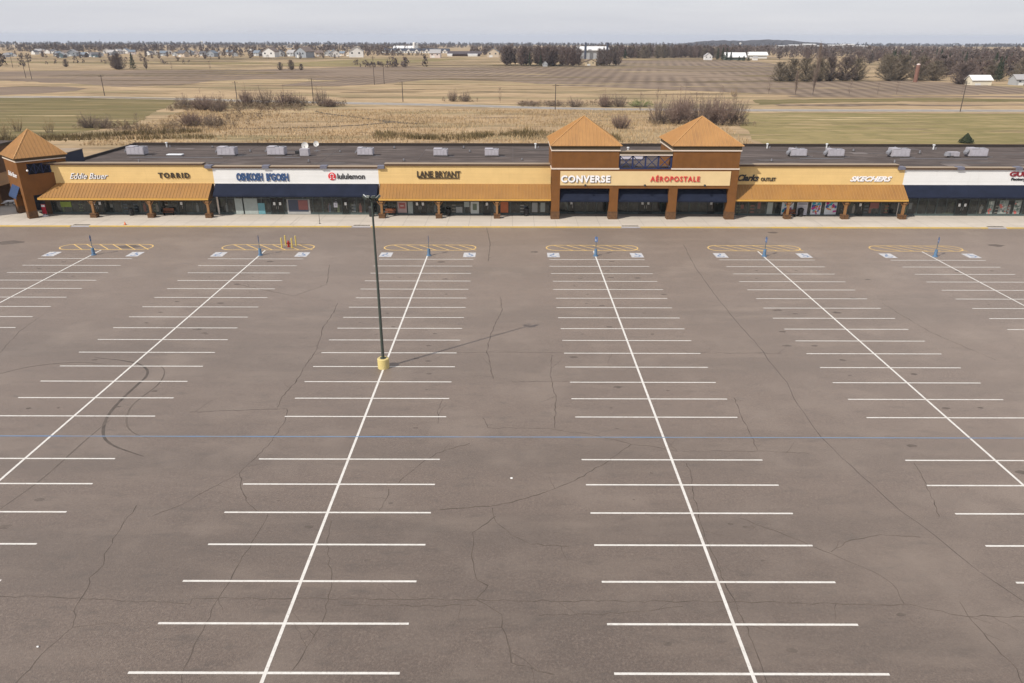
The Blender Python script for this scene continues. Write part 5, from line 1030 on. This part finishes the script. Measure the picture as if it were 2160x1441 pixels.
for i, (x, y, z, w, c) in enumerate(HOUSES):
    az = x/y; reg = lm[min(7, max(0, int((az+.66)/.5*8)))] if az < -.15 else 'on the rise at the right'
    w *= 1.22
    house(x, y, z, w, mat('siding_'+c, WC[c], .8), roofs[(i*7+ord(c)) % 4], '%s %s distant house from the left, %s' % (seq[rank[i]], WN[c], reg), 'distant houses on the horizon', gable_front=(i % 3 != 1), rz=random.uniform(-.5, .5))
wside = mat('siding_w', WC['w'], .8)
def townhouses(x0, x1, y, label):
    r = thing('townhouse_row', ((x0+x1)/2, y, T(y)), label, 'townhouses'); w = x1-x0; h = 3.0
    MB().box(-w/2, w/2, 0, 10, -.3, h).build('wall', wside, r)
    MB().solid([(-w/2-.3, -.4, h), (w/2+.3, -.4, h), (w/2+.3, 5, h+3.6), (-w/2-.3, 5, h+3.6)], (0, 0, .1)).solid([(-w/2-.3, 10.4, h), (w/2+.3, 10.4, h), (w/2+.3, 5, h+3.6), (-w/2-.3, 5, h+3.6)], (0, 0, .1)).build('roof', mat('townhouse_roof', (.035, .04, .06), .8), r)
    n = int(w/12)
    for i in range(n):
        x = -w/2+w*(i+.5)/n; MB().box(x-2, x+2, -.6, 3, h, h+.8).solid([(x-2.3, -.7, h+.8), (x+2.3, -.7, h+.8), (x, -.7, h+2.2)], (0, 4, 0)).build('dormer', wside, r)
    for i in range(n*3): x = -w/2+w*(i+.5)/(n*3); MB().box(x-.8, x+.8, -.05, 0, .5, 2.2).build('window', winm, r)
townhouses(-202, -140, 1200, 'long white townhouse row with dark blue roof, left of the red brown gap'); townhouses(-137, -96, 1195, 'shorter white townhouse row with dark blue roof, right of the gap')
def bld(name, x, y, w, d, h, rise, col, rc, label, cat, gf=False, **k): return house(x, y, T(y), w, col, rc, label, None, d, h, rise, name, gf, cat, **k)
wr = mat('white_metal_roof', (.72, .72, .72), .5); redb = mat('red_brown_barn', (.13, .06, .045), .9); cream = mat('cream_siding', (.66, .60, .47), .8)
bld('barn', 243, 858, 21, 12, 3.2, 4, mat('barn_dark', (.10, .12, .10), .8), wr, 'large barn with a white metal roof behind evergreen bushes', 'barn', garage=False)
bld('farmhouse', 213.8, 860, 8, 7, 4.2, 3, wside, roofs[3], 'white gabled farmhouse left of the conifer row', 'house', True)
bld('farmhouse', 68.5, 690, 9, 7, 3.4, 2, mat('siding_tan2', (.52, .42, .28), .8), roofs[1], 'tan farmhouse in the gap between the two groves', 'house', True)
bld('farmhouse', 77.5, 693, 8, 6, 2.8, 2.4, mat('siding_tan2', (.52, .42, .28), .8), roofs[3], 'second tan gable half hidden by bare trees in the grove gap', 'house', True)
bld('garage', 27.5, 668, 4, 4, 2.6, 1.8, mat('siding_g', WC['g'], .8), roofs[0], 'small grey gable at the foot of the dense grove', 'garage', True, garage=False)
bld('shed', 252, 418, 10.5, 7, 2.6, 2.2, cream, mat('pale_roof', (.74, .74, .72), .5), 'cream shed with a pale roof at the right, before the wood', 'shed', wins=False)
bld('house', 275.5, 419, 9, 7, 3, 2.2, mat('siding_g', WC['g'], .8), roofs[3], 'grey house cut by the right edge of the picture', 'house')
bld('pole_barn', 90, 892, 34, 14, 9.3, 3.0, mat('siding_g', WC['g'], .8), wr, 'long farm building with white roof between two dark silos', 'barn', wins=False, garage=False)
bld('barn', 289, 930, 22, 10, 3.5, 3.0, wside, mat('pale_roof', (.74, .74, .72), .5), 'white farm building behind the right hand thicket', 'barn', wins=False, garage=False)
bld('shed', 263, 853, 5, 4, 2.6, 1.3, wside, roofs[3], 'small white shed on the lawn right of the white roofed barn', 'shed', wins=False, garage=False)
bld('barn', -62, 1010, 40, 10, 2.2, 2.5, redb, mat('barn_roof_dark', (.07, .055, .06), .9), 'long low red brown barn beyond the striped field', 'barn', wins=False, garage=False)
for i, x in enumerate((-80, -54, -48)): bld('trailer', x, 1000, 6, 4, 2.2, .6, wside, wr, ('white trailer at the left end of the long low barn', 'white trailer before the long low barn, left one of the pair', 'white trailer before the long low barn, right one of the pair')[i], 'trailer', garage=False, wins=False)
bld('barn', -205, 1500, 40, 14, 3, 4, wside, wr, 'white roofed barn beside the far white silos', 'barn', wins=False, garage=False)
for i in range(7): bld('warehouse', 700+i*38, 2050+i*10, 30, 20, 7+2*(i % 3), 1, mat('warehouse_pale', (.45, .44, .43), .8), wr, '%s pale building of the town below the hill, counted from the left' % seq[i], 'building', wins=False, garage=False)
def silo(x, y, h, r0, m, label, dome_m=None):
    r = thing('silo', (x, y, T(y)), label, 'silo'); MB().cone(0, 0, -.3, h, r0, r0, 18).build('shaft', m, r); MB().dome((0, 0, h), r0, 18, 5, False, .7).build('dome', dome_m or m, r)
nsil = mat('silo_dark_blue', (.035, .045, .075), .5)
silo(81.4, 886, 16.8, 1.3, nsil, 'dark blue silo at the left end of the long farm building'); silo(106.2, 888, 16.8, 1.3, nsil, 'dark blue silo at the right end of the long farm building')
silo(-187, 1500, 13, 2.6, wside, 'white silo by the far white roofed barn, left one'); silo(-181, 1502, 12, 2.3, mat('siding_g', WC['g'], .8), 'grey silo by the far white roofed barn, right one')
silo(230.5, 446, 9.3, 1.1, mat('old_brick', (.20, .10, .075), .9, var=.2, vscale=1), 'old red brick silo standing before the olive grove', mat('silo_cap', (.55, .45, .42), .8))
def wtower(x, y, h, s, label):
    r = thing('water_tower', (x, y, T(y)), label, 'water tower'); MB().cone(0, 0, 0, h*.7, s*.28, s*.2, 12).build('column', wside, r); MB().dome((0, 0, h*.8), s*.75, 16, 8, True, .7).build('tank', wside, r)
wtower(571, 1990, 17, 3.6, 'white water tower in front of the horizon hill'); wtower(-1000, 2550, 20, 4.2, 'white water tower on the horizon at the left')
pm = mat('pole_wood', (.075, .06, .05), .9)
PG = 'utility poles across the fields'
pp_ = None
for (x, y, h, lab) in ((-397, 622, 11.6, 'utility pole farthest left, before the houses'), (-294, 470.6, 13.3, 'left one of the pair of tall utility poles'), (-281, 455, 13.7, 'right one of the pair of tall utility poles'), (-175.8, 332.8, 8.5, 'utility pole above the corner of the left green field'), (-111.4, 311.6, 7.1, 'utility pole rising behind the roadside thicket'), (-75.6, 292.3, 9.3, 'utility pole beside the isolated shrub'), (-43.3, 304, 7.6, 'utility pole in the golden grass left of centre'), (15, 271, 8.7, 'utility pole by the road above the arcade left tower'), (155.7, 267, 10.1, 'utility pole by the road at the right'), (-73.4, 412.5, 14.3, 'taller pole of the close pair at the field edge'), (-69.6, 421, 10.1, 'shorter pole of the close pair at the field edge')):
    if pp_ is None:
        pp_ = thing('utility_pole', (x, y, 0), lab, 'utility pole', PG); MB().cone(0, 0, 0, 10, .17, .12, 8).build('pole', pm, pp_); MB().bar((-1.1, 0, 9.3), (1.1, 0, 9.3), .12).build('crossarm', pm, pp_)
        mi = MB(); [mi.cone(q, 0, 9.36, 9.55, .05, .04, 6) for q in (-1, -.4, .4, 1)]; mi.build('insulators', pm, pp_); pp_.scale = (1, 1, h/10); pp_.rotation_euler = (0, 0, random.uniform(-.6, .6)); 
    else: dup(pp_, (x, y, 0), random.uniform(-.6, .6), (1, 1, h/10), lab)
# parked vehicles far off at the right house
cr_ = thing('parked_car', (272.6, 411, 0), 'dark car parked before the grey house at the right edge', 'car')
MB().box(-2.1, 2.1, -.85, .85, .3, .95).build('body', blackm, cr_); MB().solid([(-1.3, -.75, .95), (1.2, -.75, .95), (.8, -.7, 1.45), (-.9, -.7, 1.45)], (0, 1.45, 0)).build('cabin', winm, cr_)
for sx in (-1.3, 1.3):
    for sy2 in (-.86, .66): MB().solid([(sx+.33*math.cos(2*math.pi*i/12), sy2, .33+.33*math.sin(2*math.pi*i/12)) for i in range(12)], (0, .2, 0)).build('wheel', blackm, cr_)

# ---------------------------------------------------------------- air
hz = MB().box(-9500, 9500, -450, 16500, -160, 40).build('haze', bpy.data.materials.new('haze_air')); hz['kind'] = 'stuff'
hm = hz.data.materials[0]; hm.use_nodes = True; ht = hm.node_tree; ht.nodes.clear()
vo = ht.nodes.new('ShaderNodeVolumePrincipled'); vo.inputs['Density'].default_value = .00008; vo.inputs['Color'].default_value = (.80, .87, 1, 1); vo.inputs['Anisotropy'].default_value = .0
oo = ht.nodes.new('ShaderNodeOutputMaterial'); ht.links.new(vo.outputs[0], oo.inputs['Volume'])
